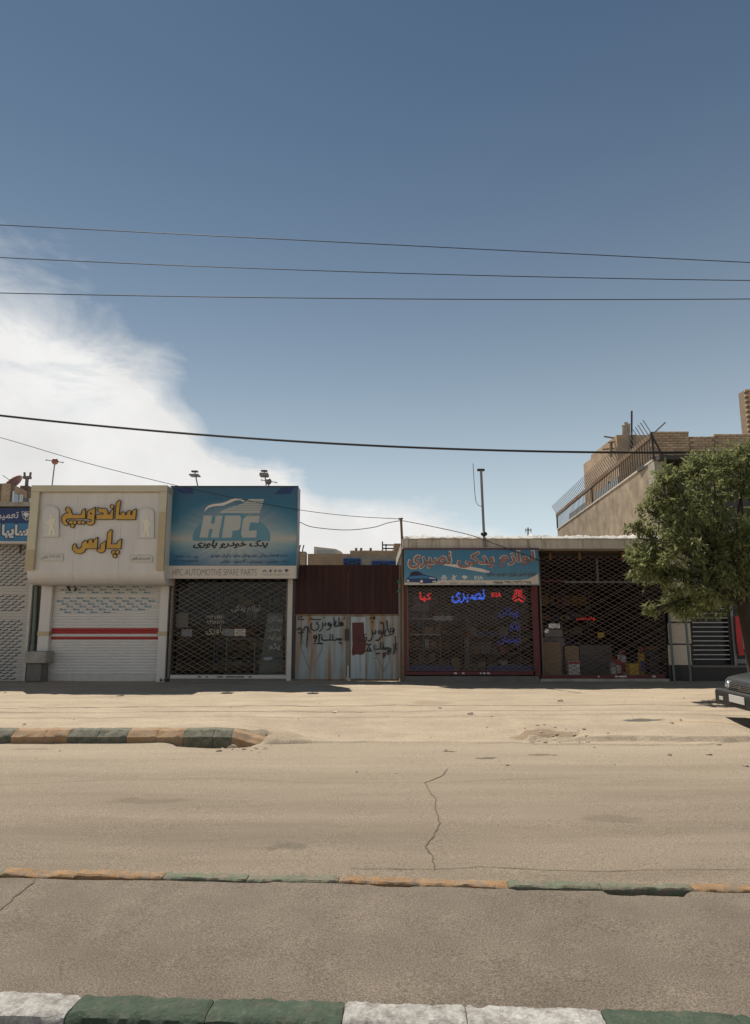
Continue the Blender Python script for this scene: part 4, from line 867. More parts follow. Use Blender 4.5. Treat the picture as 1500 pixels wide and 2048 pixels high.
for side, (x0, x1) in enumerate(((591,692.5),(700,799))):
    lf = ribbed(x0, 1228.5, x1, 1361, GYT-.03, 2, .018).build('gate_leaf', 'gate_paint', gate, smooth=False)
    part('frame_rail', 'rust_post', lf, x0, 1228.5, x1, 1232, GYT-.055, .03); part('frame_rail', 'rust_post', lf, x0, 1358, x1, 1362, GYT-.052, .03)
part('wicket_door', 'gate_pale', gate, 701.5, 1234, 731, 1357, GYT-.058, .008)
part('meeting_post', 'rust_post', gate, 693, 1228.5, 699.5, 1364, GYT-.08, .09, .01); part('hinge_post', 'rust_post', gate, 799.4, 1130, 804.8, 1366, GYT-.06, .12, .01)
part('lock_case', 'metal_dark', gate, 690, 1258, 698, 1281, GYT-.12, .038, .008); part('lower_bolt', 'frame_white', gate, 694.5, 1331, 697.5, 1362, GYT-.105, .02); 
g5 = lambda pts: zm((585,1220), 1500/225, pts)
GRF = GYT-.064
outline('paint_patch', [g5([(795,168),(950,165),(958,330),(975,420),(970,560),(945,590),(900,600),(860,590),(800,608),(790,560),(800,480)])], GYT-.0605, 'paint_oxide', gate)
outline('paint_smear', [g5([(1200,570),(1255,560),(1240,610),(1215,650),(1200,630)])], GYT-.0505, 'paint_oxide', gate)
S = []
S += [g5(l) for l in (                                                     # left leaf, upper word
 [(668,170),(645,165),(640,190),(662,195),(672,175),(668,205),(625,212)], [(620,95),(618,150),(612,210),(560,212),(556,150),(545,95)], [(560,212),(585,140)], [(500,170),(478,175),(482,205),(508,200),(512,180),(512,215),(490,255),(450,270)],
 [(440,165),(440,200),(412,205)], [(400,160),(402,215),(385,262),(355,290)], [(345,160),(320,180),(350,205),(340,250),(290,275),(255,250),(245,210),(262,170)],
 [(690,95),(694,120)], [(672,118),(676,132)], [(430,292),(436,294)], [(415,95),(420,110)],
 [(660,375),(640,400),(622,380),(610,400),(590,382),(575,402),(540,396),(535,320)], [(535,396),(505,400),(500,315)], [(498,398),(470,400),(400,400),(392,360),(402,335)], [(425,345),(430,350)], [(445,342),(450,346)],
 [(392,325),(340,330)], [(358,330),(355,400),(352,445)], [(320,345),(290,345),(288,375),(318,372),(322,345),(315,390),(290,430)], [(272,450),(340,446),(405,448)],
 [(135,90),(85,95),(78,125),(120,130),(150,120)], [(118,250),(118,350),(112,460)], [(200,250),(198,350),(185,505)], [(60,270),(100,240),(140,270),(180,220),(215,260),(240,310)], [(70,300),(110,310),(150,290)], [(230,110),(270,125),(340,130),(380,125)])]
S += [g5(l) for l in (                                                     # right leaf
 [(1345,245),(1310,245),(1308,285),(1345,280),(1350,250),(1345,310),(1300,330)], [(1255,135),(1270,250),(1300,330),(1225,335),(1215,220),(1205,170)], [(1225,335),(1250,250)], [(1185,280),(1155,275),(1150,310),(1185,305),(1192,285),(1190,350),(1150,400),(1105,405)],
 [(1105,265),(1108,310),(1070,315)], [(1060,270),(1065,340),(1045,400),(1000,415)], [(985,320),(955,330),(950,360),(985,370),(970,410),(910,415),(880,380),(895,340)],
 [(1300,210),(1308,212)], [(1335,195),(1342,197)], [(1135,375),(1142,378)], [(1165,150),(1180,180),(1210,165)], [(1085,300),(1090,305)],
 [(1320,510),(1300,525),(1285,500),(1270,525),(1250,500),(1235,522),(1215,515),(1205,430)], [(1200,515),(1180,518),(1170,420)], [(1165,515),(1100,525),(1088,490),(1098,465)], [(1115,480),(1120,485)], [(1135,478),(1140,482)],
 [(1055,455),(1000,462)], [(1030,465),(1010,500),(985,545)], [(1030,500),(1040,545)], [(975,545),(1065,545)], [(980,440),(1000,465),(1040,450)],
 [(1370,345),(1372,430),(1378,530)], [(1395,440),(1365,500),(1390,520)], [(1340,450),(1365,500)], [(1115,570),(1140,585),(1165,572)], [(1040,95),(1045,125)], [(1085,90),(1075,110),(1095,118),(1090,90)], [(1055,162),(1075,162)])]
ribbon_px('graffiti', S, GRF, .043, 'ink_black', gate)['kind'] = 'stuff'
S2 = [g5(l) for l in ([(118,500),(160,620),(205,740),(250,810)], [(395,480),(385,540),(330,650),(285,740)], [(118,500),(150,400)], [(1085,530),(1140,650),(1190,760),(1215,825)], [(1300,600),(1280,700),(1235,780),(1215,825)], [(1060,640),(1110,640)])]
ribbon_px('brace_rod', S2, GYT-.053, .016, 'rust_post', gate)
ribbon_px('soot_smear', [g5(l) for l in ([(1270,500),(1300,540),(1290,560),(1265,540)], [(1280,560),(1275,600)], [(1360,530),(1350,590)], [(620,430),(660,450)], [(730,280),(735,330),(728,420)], [(1345,520),(1400,510)])], GYT-.070, .09, 'dark_wall', gate)
for i, y in enumerate((1163,1182)):
    c = at(798.5, y, GYT-.10); o = MB().tube([c, c+Vector((0,.05,0))], .055, 14).build('alarm_disc', 'green_disc', None, origin=c); tag(o, 'small green disc fixed to the rusty gate post', 'disc', 'green discs on the gate post')
# ---- shop with neon signs and the dark grille shop beside it, under one roof
FE = FY
xe0, xe1, xf1 = Xp(806,1260,FE), Xp(1079,1260,FE), Xp(1337,1260,FE)
zS = Zp(1099,17.55)
shE = thing('neon_shop', 'spare parts shop with red framed grille and neon signs in its window', 'shop', ((xe0+xe1)/2, FE, GZ))
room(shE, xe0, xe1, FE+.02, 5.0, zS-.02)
YS = 17.55
mb = MB()
xx0, xx1 = Xp(805,1085,YS), Xp(1350,1085,YS); nseg = 60; vs_, fs = [], []
def drape(name, mat, parent, x0, x1, n, seed):
    # loose roofing sheet that sags over the slab edge in folds
    vs_, fs = [], []; m = 7
    for i in range(n+1):
        x = x0+(x1-x0)*i/n
        for j in range(m):
            t = j/(m-1); y = YS-.05+t*.62
            z = Zp(1078.5,YS)+.006 + .15*t**.75 + (mnoise.noise(Vector((x*2.1+seed, t*2.2, 0)))*.05 + mnoise.noise(Vector((x*6.5, t*5+seed, 3)))*.035 + mnoise.noise(Vector((x*15, t*9, seed)))*.03)*(.5+.8*t)
            vs_.append((x, y, max(z, Zp(1077,YS)+.012) if 0 < j else Zp(1077,YS)-.012+.02*mnoise.noise(Vector((x*5,seed,1)))))
    for i in range(n):
        for j in range(m-1): a = i*m+j; fs.append((a, a+m, a+m+1, a+1))
    o = MB().add(vs_, fs).build(name, mat, parent, smooth=True); s_ = o.modifiers.new('thickness', 'SOLIDIFY'); s_.thickness = .006; return o
def slab(name, mat, parent, x0, x1, z0, z1, y0, y1, n, amp, seed, bump_top=0):
    vs_, fs = [], []
    for i in range(n+1):
        x = x0+(x1-x0)*i/n
        e = [mnoise.noise(Vector((x*2.3, k*5.1+seed, 0)))*amp + mnoise.noise(Vector((x*9, k*3.1+seed, 2)))*amp*.5 for k in range(4)]
        vs_ += [(x, y0+e[0], z0+e[1]*.5), (x, y0+e[2], z1+e[3]+bump_top*abs(mnoise.noise(Vector((x*3.1, seed, 7))))), (x, y1, z1), (x, y1, z0)]
    for i in range(n):
        a, b = 4*i, 4*i+4; fs += [(a,b,b+1,a+1), (a+1,b+1,b+2,a+2), (a+2,b+2,b+3,a+3), (a+3,b+3,b,a)]
    fs += [(0,1,2,3), (4*n+3,4*n+2,4*n+1,4*n)]
    return MB().add(vs_, fs).build(name, mat, parent, smooth=False)
xm = xe1+.04
slab('roof_slab', 'concrete_pale', shE, xx0, xm, Zp(1097,YS), Zp(1077,YS), YS, FE+5.1, 40, .012, 1)
drape('roof_membrane', 'membrane', shE, xx0+.03, xm+.01, 110, 2)
part('frame_post', 'red_frame', shE, 806.5, 1170, 814, 1352, FE-.06, .10, .008); part('frame_post', 'red_frame', shE, 1067.5, 1170, 1078, 1352, FE-.06, .10, .008); part('frame_rail', 'red_frame', shE, 814.2, 1343, 1067.3, 1350, FE-.05, .08, .006)
part('threshold', 'concrete_dark', shE, 806, 1352.5, 1079, 1366, FE-.10, .35, .02)
mb = MB()
for a, b in ((806.5,812),(908,914),(924,929),(960,963),(966,971),(974,980)): rect(mb, a, 1345, b, 1348, FE-.055, .003)
mb.build('rail_stickers', 'letter_white', shE)['kind'] = 'stuff'
lattice(shE, 815, 1172, 1067, 1342, FE-.01, 13.0, 7.2, 'lattice_brown', .013)
part('window_pane', 'pane_glass', shE, 814.5, 1171, 1067, 1343, FE+.20, .006)
part('window_mullion', 'metal_dark', shE, 938.5, 1171, 941, 1343, FE+.215, .04)
part('window_film', 'navy_print', shE, 817, 1331, 907, 1343, FE+.185, .006); part('window_film', 'navy_print', shE, 974, 1331, 1066, 1343, FE+.185, .006)
for s_, bx, m_, lb, tb in (('نصیری', (903,1179,970,1206), 'neon_blue', 'bright blue neon Persian name in shop window', .020), ('کیا', (839,1185,863,1203), 'neon_red', 'small red neon Persian word in shop window', .024), ('KIA', (983,1185,1003,1194), 'neon_red', 'small red neon Latin lettering in shop window', .03), ('پیکان', (997,1215,1037,1236), 'neon_dim', 'dim blue neon word above the others at the window side', .018), ('پژو', (1020,1242,1039,1262), 'neon_dim', 'dim blue short neon word between two longer ones', .018), ('نیسان', (996,1268,1040,1290), 'neon_dim', 'dim blue neon word lowest at the window side', .018), ('لنت', (880,1211,901,1220), 'tube_unlit', 'unlit grey neon word above a white shelf', .02), ('کلاچ', (883,1222,901,1232), 'tube_unlit', 'unlit grey neon word under another unlit one', .02)):
    t = thing('neon_sign', lb, 'neon sign', at((bx[0]+bx[2])/2, bx[3], FE+.30)); letter('tube', s_, bx, FE+.30, m_, t, tube=tb); part('backing_bar', 'metal_dark', t, bx[0]+2, (bx[1]+bx[3])/2, bx[2]-2, (bx[1]+bx[3])/2+.5, FE+.325, .01)
t = thing('neon_sign', 'red neon three-armed emblem in shop window', 'neon sign', at(1037,1204,FE+.30))
def tube_px(lines, Y, r, mat, parent, name='tube'):
    mb = MB()
    for l in lines: mb.tube([at(x,y,Y) for x, y in l], r, 6)
    return mb.build(name, mat, parent)
e7 = lambda pts: zm((800,1060), 1500/290, pts)
tube_px([e7(l) for l in ([(1190,625),(1190,670),(1168,690),(1170,710),(1205,690)], [(1205,625),(1208,680),(1165,715),(1180,738),(1225,705),(1270,742),(1292,718),(1240,680),(1240,630)], [(1225,622),(1225,690)], [(1258,625),(1258,670),(1295,690),(1290,712),(1250,690)], [(1190,625),(1258,622)], [(1195,740),(1225,715),(1262,745)])], FE+.30, .011, 'neon_red', t)
part('backing_bar', 'metal_dark', t, 1030, 1190, 1046, 1190.6, FE+.325, .01)

SE = 17.5
sgE = thing('shop_sign', 'long blue shop sign with maroon cream-edged Persian lettering and printed car', 'sign', at(942,1170,SE+.1))
xl, xr = Xp(808.5,1134,SE), Xp(1078,1134,SE); zl, zh = Zp(1170,SE), Zp(1099,SE)
sign_gradient('sign_blue', [(0,(.30,.34,.36)),(.16,(.12,.25,.33)),(.35,(.075,.21,.31)),(.7,(.05,.18,.29)),(1,(.045,.16,.27))], 2, zl, zh)
pl = MB().box(xl, xr, SE, SE+.10, zl, zh).build('panel', 'sign_blue', sgE); MB().box(xl-.015, xr+.015, SE-.02, SE+.11, zh+.002, zh+.035).build('top_edge', 'red_frame', sgE)
for x in (xl+.3, xr-.3): MB().box(x-.02, x+.02, SE+.102, FE+.02, zl+.02, zl+.06).build('bracket', 'metal_dark', sgE)
n7 = lambda pts: zm((800,1060), 1500/290, pts); L2 = SE-.004
outline('ground_print', [n7([(45,545),(300,540),(420,520),(900,520),(1250,520),(1330,505),(1400,470),(1430,455),(1433,556),(45,568)])], L2, 'cream_print', sgE)
outline('sky_streak', [n7([(430,360),(560,355),(700,375),(850,400),(935,432),(900,445),(760,420),(600,390)])], L2, 'letter_cream', sgE)
for s_, bx in (('لوازم', (997,1100.5,1071,1136.5)), ('یدکی', (913,1102,989.5,1137.5)), ('نصیری', (815,1102,904.5,1139))):
    letter('lettering_rim', s_, bx, L2-.005, 'letter_cream', sgE, bold=.055); letter('lettering', s_, (bx[0]+1.6,bx[1]+1.6,bx[2]-1.6,bx[3]-1.6), L2-.010, 'letter_maroon', sgE, bold=.03)
letter('lettering', 'لوازم اصلی ایران خودرو، سایپا', (973,1143,1071,1155), L2-.004, 'ink_brown', sgE, bold=.02); letter('phone_number', '۳۷۳۲۰۳۷۵-۰۹۱۵۱۵۶۳۴۱۰', (985,1161,1062,1167.5), L2-.004, 'ink_black', sgE, bold=.03)
outline('printed_car', [n7([(62,520),(72,500),(95,480),(108,445),(135,428),(180,425),(215,440),(250,462),(320,478),(370,490),(388,510),(385,535),(350,548),(250,555),(230,545),(110,535),(75,535)])], L2-.004, 'navy_print', sgE)
outline('printed_car_window', [n7([(112,465),(120,445),(140,436),(178,434),(205,448),(222,462),(180,468)])], L2-.007, 'ink_black', sgE); outline('printed_car_light', [n7([(300,490),(360,496),(372,506),(310,504)]), n7([(335,528),(372,524),(370,538),(338,542)])], L2-.007, 'letter_white', sgE)
outline('printed_car_body', [n7([(95,482),(220,470),(330,486),(300,500),(200,500),(95,505)])], L2-.0065, 'sky_print', sgE)
for cx, cy, r_ in ((222,532,24),(83,525,20)): outline('printed_wheel', [n7(circ(cx,cy,r_))], L2-.008, 'ink_black', sgE); outline('printed_rim', [n7(circ(cx,cy,r_*.68))], L2-.011, 'letter_white', sgE)
TRI = [[(42,0),(58,0),(58,34),(88,56),(88,74),(50,46),(12,74),(12,56),(42,34)],[(28,4),(38,4),(38,30),(8,52),(0,44),(28,24)],[(72,4),(62,4),(62,30),(92,52),(100,44),(72,24)],[(50,56),(86,84),(80,96),(50,72),(20,96),(14,84)]]
logo('emblem', TRI, 881,1150,895,1162, L2-.004, 'letter_white', sgE); logo('emblem', LION, 902,1149,914,1162.5, L2-.004, 'letter_white', sgE); logo('emblem', [HORSE], 924,1150.5,936.5,1161, L2-.004, 'letter_white', sgE); letter('emblem_text', 'KIA', (949,1151.5,966.5,1159), L2-.004, 'letter_white', sgE, bold=.03)
for s_, bx in (('سایپا', (880.5,1164,894.5,1168)), ('PEUGEOT', (900,1164.5,917,1168)), ('ایران خودرو', (921.5,1164,940.5,1168.5)), ('پراید', (947,1164,971,1168.5))): letter('emblem_caption', s_, bx, L2-.004, 'ink_grey', sgE, bold=.01)

# things inside the neon shop
shelving('steel shelves behind the dim window side of neon shop', 2.6, 4.1, FE+1.3, GZ+.02, 3, 9, 'just inside the neon shop'); shelving('long steel shelves on back wall of neon shop', .95, 4.0, FE+4.2, GZ+.02, 5, 12, 'at the back of neon shop')
t = thing('goods_rack', 'open window rack with white and wooden boards inside neon shop', 'rack', (1.6, FE+.6, GZ+.02))
for x in (816.5, 846, 880): part('upright', 'wood_orange' if x < 830 else 'shelf_steel', t, x, 1232, x+2.2, 1352, FE+.6, .05)
for y in (1236, 1268, 1296, 1322): part('rack_shelf', 'bar_white' if y < 1290 else 'shelf_steel', t, 819, y, 880, y+2.5, FE+.66, .35)
part('white_board', 'bar_white', t, 866, 1232, 905, 1241, FE+.58, .02); part('blue_brace', 'box_blue', t, 836, 1240, 841, 1264, FE+.655, .004); part('backing_sheet', 'box_grey', t, 826, 1207, 858, 1222, FE+.9, .02); part('upright', 'shelf_steel', t, 848, 1215, 852, 1236, FE+.92, .03)
for i in range(14):
    x = 822+random.random()*50; y = random.choice((1268,1296,1322)); w, h = random.uniform(5,12), random.uniform(6,18)
    o = part('rack_parcel', random.choice(('carton','box_grey','carton_white','box_red','letter_maroon')), None, x, y-h, x+w, y-.1, FE+.7+random.random()*.1, .12, .004); tag(o, 'small parcel on the open window rack inside neon shop', 'parcel', 'parcels on the window rack')
for i, (x, y, w, h, m_, lb) in enumerate(((884,1352,26,22,'carton','flat carton standing low at neon shop door'), (912,1352,18,38,'carton','tall brown carton at the neon shop door'), (990,1352,30,20,'box_grey','grey box on floor behind navy window film'), (1024,1352,26,24,'carton_white','white carton on floor behind navy window film'))):
    p0 = at(x,y,FE+1.0); z = GZ+.02; W, H = w/75, h/75; o = MB().box(-W/2, W/2, 0, .4, 0, H).build('carton', m_, None, .01, origin=(0,0,0)); o.location = (p0.x, FE+.8+.15*(i%2), z); tag(o, lb, 'carton')
t = thing('red_canister', 'small red canister standing on a stool inside neon shop', 'canister', at(936,1275,FE+1.2)); part('body', 'box_red', t, 932, 1263, 941, 1276, FE+1.2, .1, .02); part('stool', 'shelf_steel', t, 930, 1276.2, 943, 1355, FE+1.15, .25)

# ---- dark grille shop
shF = thing('grille_shop', 'dark shop behind tall brown folding grille next to stone panelled pier', 'shop', ((xe1+xf1)/2, FE, GZ))
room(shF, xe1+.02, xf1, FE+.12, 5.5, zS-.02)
slab('roof_slab', 'concrete_pale', shF, xm+.003, xx1, Zp(1097,YS), Zp(1077,YS), YS, FE+5.6, 40, .012, 5)
drape('roof_membrane', 'membrane', shF, xm+.013, xx1-.02, 100, 8)
lattice(shF, 1082, 1112, 1332, 1350, FE+.06, 15.5, 8.4, 'lattice_brown', .013)
part('frame_post', 'metal_dark', shF, 1331, 1105, 1337, 1358, FE+.04, .10); part('frame_rail', 'red_frame', shF, 1079.5, 1350.5, 1331, 1357, FE+.02, .10, .006); part('threshold', 'concrete', shF, 1079.5, 1357.5, 1340, 1366, FE-.06, .3, .02)
part('transom', 'metal_grey', shF, 1130, 1162, 1331, 1166, FE+.14, .06); part('transom', 'red_frame', shF, 1080, 1160, 1129.7, 1163, FE+.14, .06); part('mullion', 'metal_grey', shF, 1193, 1116, 1196.5, 1161.7, FE+.14, .05); part('lintel', 'wood_orange', shF, 1080, 1103, 1331, 1112, FE+.14, .08)
for x in (1098, 1157, 1243): part('bracket', 'wood_orange', shF, x, 1105, x+5, 1120, FE+.05, .08)
mb = MB()
for a, b in ((1196,1199),(1230,1236),(1238,1248),(1248.5,1253),(1305,1311)): rect(mb, a, 1351.5, b, 1354.5, FE+.016, .003)
mb.build('rail_stickers', 'letter_white', shF)['kind'] = 'stuff'
def fbox(name, label, cat, m_, x0, y0, x1, y1, Y, d, zb=None, group=None, bev=.01):
    ym = (y0+y1)/2; X0, X1 = Xp(x0,ym,Y), Xp(x1,ym,Y); Z0, Z1 = (Zp(y1,Y) if zb is None else zb), Zp(y0,Y)
    o = MB().box(X0, X1, Y, Y+d, Z0, Z1).build(name, m_, None, bev, origin=((X0+X1)/2, Y, Z0)); return tag(o, label, cat, group)
zf = GZ+.02
fbox('carton', 'big plain brown carton standing against the red frame inside grille shop', 'carton', 'carton', 1083,1284,1122,1340, FE+.75,.5, zf); 
o = fbox('carton', 'brown carton with cut slanting top beside the big plain carton', 'carton', 'carton', 1125,1292,1158,1321, FE+1.0,.4, zf); o = fbox('carton', 'white carton with red stripe in front of the slanting carton', 'carton', 'carton_white', 1137,1322,1160,1346, FE+.6,.25, zf)
part('stripe', 'box_red', o, 1137,1323,1160,1328, FE+.596, .004)
fbox('tool_chest', 'dark tool chest at the back of the grille shop', 'chest', 'shelf_steel', 1160,1290,1225,1340, FE+2.0,.6, zf)
t = thing('pump_unit', 'grey metal pump unit on a low bench behind brown grille', 'machine', at(1110,1275,FE+1.0)); part('bench', 'shelf_steel', t, 1082,1276,1130,1350, FE+1.0,.4); part('body', 'metal_grey', t, 1088,1258,1126,1275.8, FE+1.0,.3,.03); part('valve_head', 'chrome', t, 1096,1246,1120,1257.8, FE+1.05,.15,.02); c = at(1092,1262,FE+.98); MB().tube([c, c+Vector((0,-.08,0))], .06, 12).build('pulley', 'chrome', t)
JUG = [(1236,1310,'box_red','red oil jug on the floor of grille shop'), (1246,1300,'oil_white','white oil jug with red cap in grille shop'), (1283,1294,'yellow_box','tall yellow oil jug in grille shop'), (1292,1312,'oil_white','white oil jug beside a yellow jug in grille shop'), (1226,1318,'box_grey','dark grey oil jug beside the red jug in grille shop')]
for i, (x, y, m_, lb) in enumerate(JUG):
    Y = FE+.75+.16*(i%2); z1_ = Zp(y,Y); c = Xp(x,y,Y); t = thing('oil_jug', lb, 'jug', (c, Y, zf)); h = z1_-zf
    MB().box(c-.085, c+.085, Y, Y+.13, zf, zf+h*.8).build('body', m_, t, .03); MB().tube([(c+.03,Y+.06,zf+h*.8),(c+.03,Y+.06,zf+h)], .028, 10).build('cap', 'box_red' if m_ != 'box_red' else 'oil_white', t); MB().tube([(c-.06,Y+.06,zf+h*.79),(c-.06,Y+.06,zf+h*.93),(c+.01,Y+.06,zf+h*.93)], .014, 8).build('handle', m_, t)
    MB().box(c-.06, c+.06, Y-.004, Y-.001, zf+h*.2, zf+h*.55).build('label_patch', ('letter_white','box_red','box_blue','box_red','letter_white')[i], t)
fbox('crate', 'yellow crate on the floor under the red jug in grille shop', 'crate', 'yellow_box', 1259,1327,1278,1346, FE+.3,.3, zf); fbox('crate', 'dark crate under an orange plank in grille shop', 'crate', 'dark_wall', 1300,1300,1330,1346, FE+.5,.4, zf); fbox('plank', 'orange wooden plank lying across the dark crate in grille shop', 'plank', 'wood_orange', 1294,1293,1331,1299.6, FE+.5,.3)
t = thing('price_card', 'small yellow card hanging on a wire inside grille shop', 'card', at(1202,1275,FE+.9)); part('card', 'yellow_box', t, 1195,1265,1209,1275, FE+.9,.004); MB().tube([at(1203,1265,FE+.9), at(1203,1106,FE+.9)], .004, 5).build('wire', 'metal_dark', t)
t = thing('neon_sign', 'small red neon word deep inside the grille shop', 'neon sign', at(1172,1240,FE+3.6)); letter('tube', 'پارس', (1152,1233,1190,1241), FE+3.6, 'neon_faint', t, tube=.02)
shelving('steel shelves on back wall of grille shop', xe1+.4, xf1-.5, FE+4.8, zf, 5, 21, 'of the grille shop')

# ---- stone panelled pier and barred window, ground floor of the rendered building
xh0 = 7.72; XH1 = 19.0
HB = thing('rendered_building', 'two-storey building with brown rendered side wall, brick parapet and roof railing', 'building', (11, 21, GZ))
A0, A1 = Vector((xh0,18.25,0)), Vector((8.77,32.2,0)); zP = 6.06
sd = (A1-A0).normalized(); sn = Vector((-sd.y, sd.x, 0))                 # outward to the left
def quadbox(mb, a, b, off0, off1, z0, z1, n=sn):
    return mb.add([a+n*off1+Vector((0,0,z0)), a+n*off0+Vector((0,0,z0)), b+n*off0+Vector((0,0,z0)), b+n*off1+Vector((0,0,z0)), a+n*off1+Vector((0,0,z1)), a+n*off0+Vector((0,0,z1)), b+n*off0+Vector((0,0,z1)), b+n*off1+Vector((0,0,z1))], [(0,1,2,3),(7,6,5,4),(0,4,5,1),(1,5,6,2),(2,6,7,3),(3,7,4,0)])
quadbox(MB(), A0, A1, -.25, 0, 0, zP).build('side_wall', 'stucco', HB); quadbox(MB(), A0+Vector((0,.02,0)), A1, -.28, .03, zP+.002, zP+.05).build('coping', 'coping', HB)
MB().box(xh0+.26, XH1, 18.55, 19.5, 0, 6.0).build('front_wall', 'dark_wall', HB); MB().box(xh0+.02, XH1, 17.9, 19.5, 6.02, 6.14).build('eave', 'dark_wall', HB); MB().add([(xh0+.3,19.5,5.9),(XH1,19.5,5.9),(XH1,32,5.9),(xh0+1.3,32,5.9)], [(0,1,2,3)]).build('roof', 'concrete', HB)
MB().box(xh0-.05, xh0+.25, 18.1, 18.54, 3.9, 6.01).build('corner_column', 'concrete', HB)
# roof railing: posts, beam, bars and outward leaning spikes
fn = MB(); zBm = 6.78
rail = MB().bar(A0+Vector((0,0,zBm)), A1+Vector((0,0,zBm)), .10, .13).build('railing_beam', 'rust_post', HB)
barm = MB().box(-.009,.009,-.009,.009,0,zBm-zP-.06).mesh('railing_bar', 'metal_dark'); Ls = (A1-A0).length; nb = 60
spk = Vector((-.22,0,.40)); spm = MB().bar((0,0,0), spk, .018, .018).mesh('railing_spike', 'metal_grey')
for i in range(nb+1):
    q = A0 + sd*(Ls*i/nb); inst('railing_bar', barm, HB, q+Vector((0,0,zP+.052))); inst('railing_spike', spm, HB, q+Vector((0,0,zBm+.05)))
for a in (0, .5, 1): MB().bar(A0+sd*(Ls*a)+Vector((0,.0,zP+.05)), A0+sd*(Ls*a)+Vector((0,0,zBm+.1)), .05).build('railing_post', 'metal_dark', HB)
MB().bar(A0+Vector((-.02,0,zBm)), A0+Vector((.36,-.1,zBm+.35)), .035).build('railing_strut', 'metal_grey', HB); MB().bar(A0+Vector((0,0,zBm)), A0+Vector((.28,0,zP+.1)), .04).build('railing_strut', 'metal_dark', HB)
# back screen of the roof seen through the bars
quadbox(MB(), A0+sd*5.2+Vector((.5,0,0)), A0+sd*13.6+Vector((.5,0,0)), -.04, 0, 5.9, 6.75).build('roof_screen', 'sheet_grey', HB)
# brickwork laid brick by brick on the front parapet
bl, bh, bd = .205, .060, .10
bmesh_ = MB().box(-bl/2, bl/2, -bd/2, bd/2, -bh/2, bh/2)
def brick_mesh(seed):
    bm = bmesh.new(); bmesh.ops.create_cube(bm, size=1); bmesh.ops.scale(bm, vec=(bl,bd,bh), verts=bm.verts); bmesh.ops.bevel(bm, geom=bm.edges[:], offset=.006, segments=1, affect='EDGES')
    for v in bm.verts: v.co += Vector((mnoise.noise(v.co*30+Vector((seed,0,0))), mnoise.noise(v.co*30+Vector((0,seed,0))), mnoise.noise(v.co*30+Vector((0,0,seed)))))*.005
    me = bpy.data.meshes.new('brick'); bm.to_mesh(me); bm.free(); me.materials.append(M['brick_clay']); return me
brk = [brick_mesh(i*3.3) for i in range(4)]; rb = random.Random(2)
def bricks(parent, x0, x1, y, z0, rows):
    for r_ in range(rows):
        x = x0 + (bl/2 if r_ % 2 else 0)
        while x + bl*.6 < x1:
            w = 1.0 if x+bl <= x1 else max(.35,(x1-x)/bl)
            inst('brick', rb.choice(brk), parent, (x+bl*w/2, y+rb.uniform(-.008,.008), z0+(r_+.5)*.0745), (0,rb.uniform(-.015,.015),rb.uniform(-.03,.03)), (w,1,1)); x += bl*w+.011
YB = 18.75
def brick_wall(name, px0, px1, pyt, ybase, y=YB):
    X0, X1 = Xp(px0,890,y), Xp(px1,890,y); z0 = ybase; z1 = Zp(pyt,y); rows = int((z1-z0)/.0745)
    w = MB().box(X0+.01, X1-.01, y-.036, y+.05, z0, z0+rows*.0745-.012).build(name, 'mortar', HB); bricks(w, X0, X1, y, z0, rows); return w
brick_wall('brick_parapet', 1301, 1378, 861, 6.145); brick_wall('brick_parapet', 1378.5, 1428, 871, 6.145); brick_wall('brick_parapet', 1428.5, 1545, 868, 6.145)
tw = MB().box(Xp(1494,840,19.2)+.01, Xp(1494,840,19.2)+1.2, 19.22, 19.55, 5.9, Zp(778,19.2)-.03).build('brick_tower', 'mortar', HB); rows = int((Zp(778,19.2)-6.0)/.0745); bricks(tw, Xp(1494,840,19.2), Xp(1494,840,19.2)+1.15, 19.19, 6.0, rows)
# stair head behind, too far to pick bricks
sx0_ = Xp(1235,900,24); MB().box(sx0_, sx0_+1.75, 24, 27, 5.9, Zp(870,24)).build('stair_head', 'brick_far', HB); MB().box(Xp(1206,940,27), sx0_-.003, 25, 28, 5.9, Zp(905,26)).build('stair_head', 'brick_far', HB)
MB().box(Xp(1205,960,25.5), Xp(1206,960,25.5)+.4, 24.95, 24.99, 6.0, 6.9).build('stair_window', 'glass_sky', HB)
for (x0,y0,x1,y1) in ((1208,873,1234,877),(1216,885,1234,883),(1205,899,1230,897),(1200,906,1228,903)): MB().bar(at(x0,y0,24.3), at(x1,y1,24.3), .045).build('joist_end', 'rust_post', HB)
for x, y in ((1247,851),(1252,845),(1257,848)): MB().tube([at(x,872,24.6), at(x+.5,y+6,24.6), at(x,y,24.6)], [.06,.055,.075], 10).build('flue', 'concrete', HB)
MB().tube([at(1263,905,23.9), at(1263.5,822,23.9)], .035, 8).build('mast', 'metal_dark', HB)
for x, y in ((1222,885),(1268,870)): MB().bar(at(x,y,23.9), at(x,y+28,23.9), .09).build('steel_stub', 'rust_post', HB)

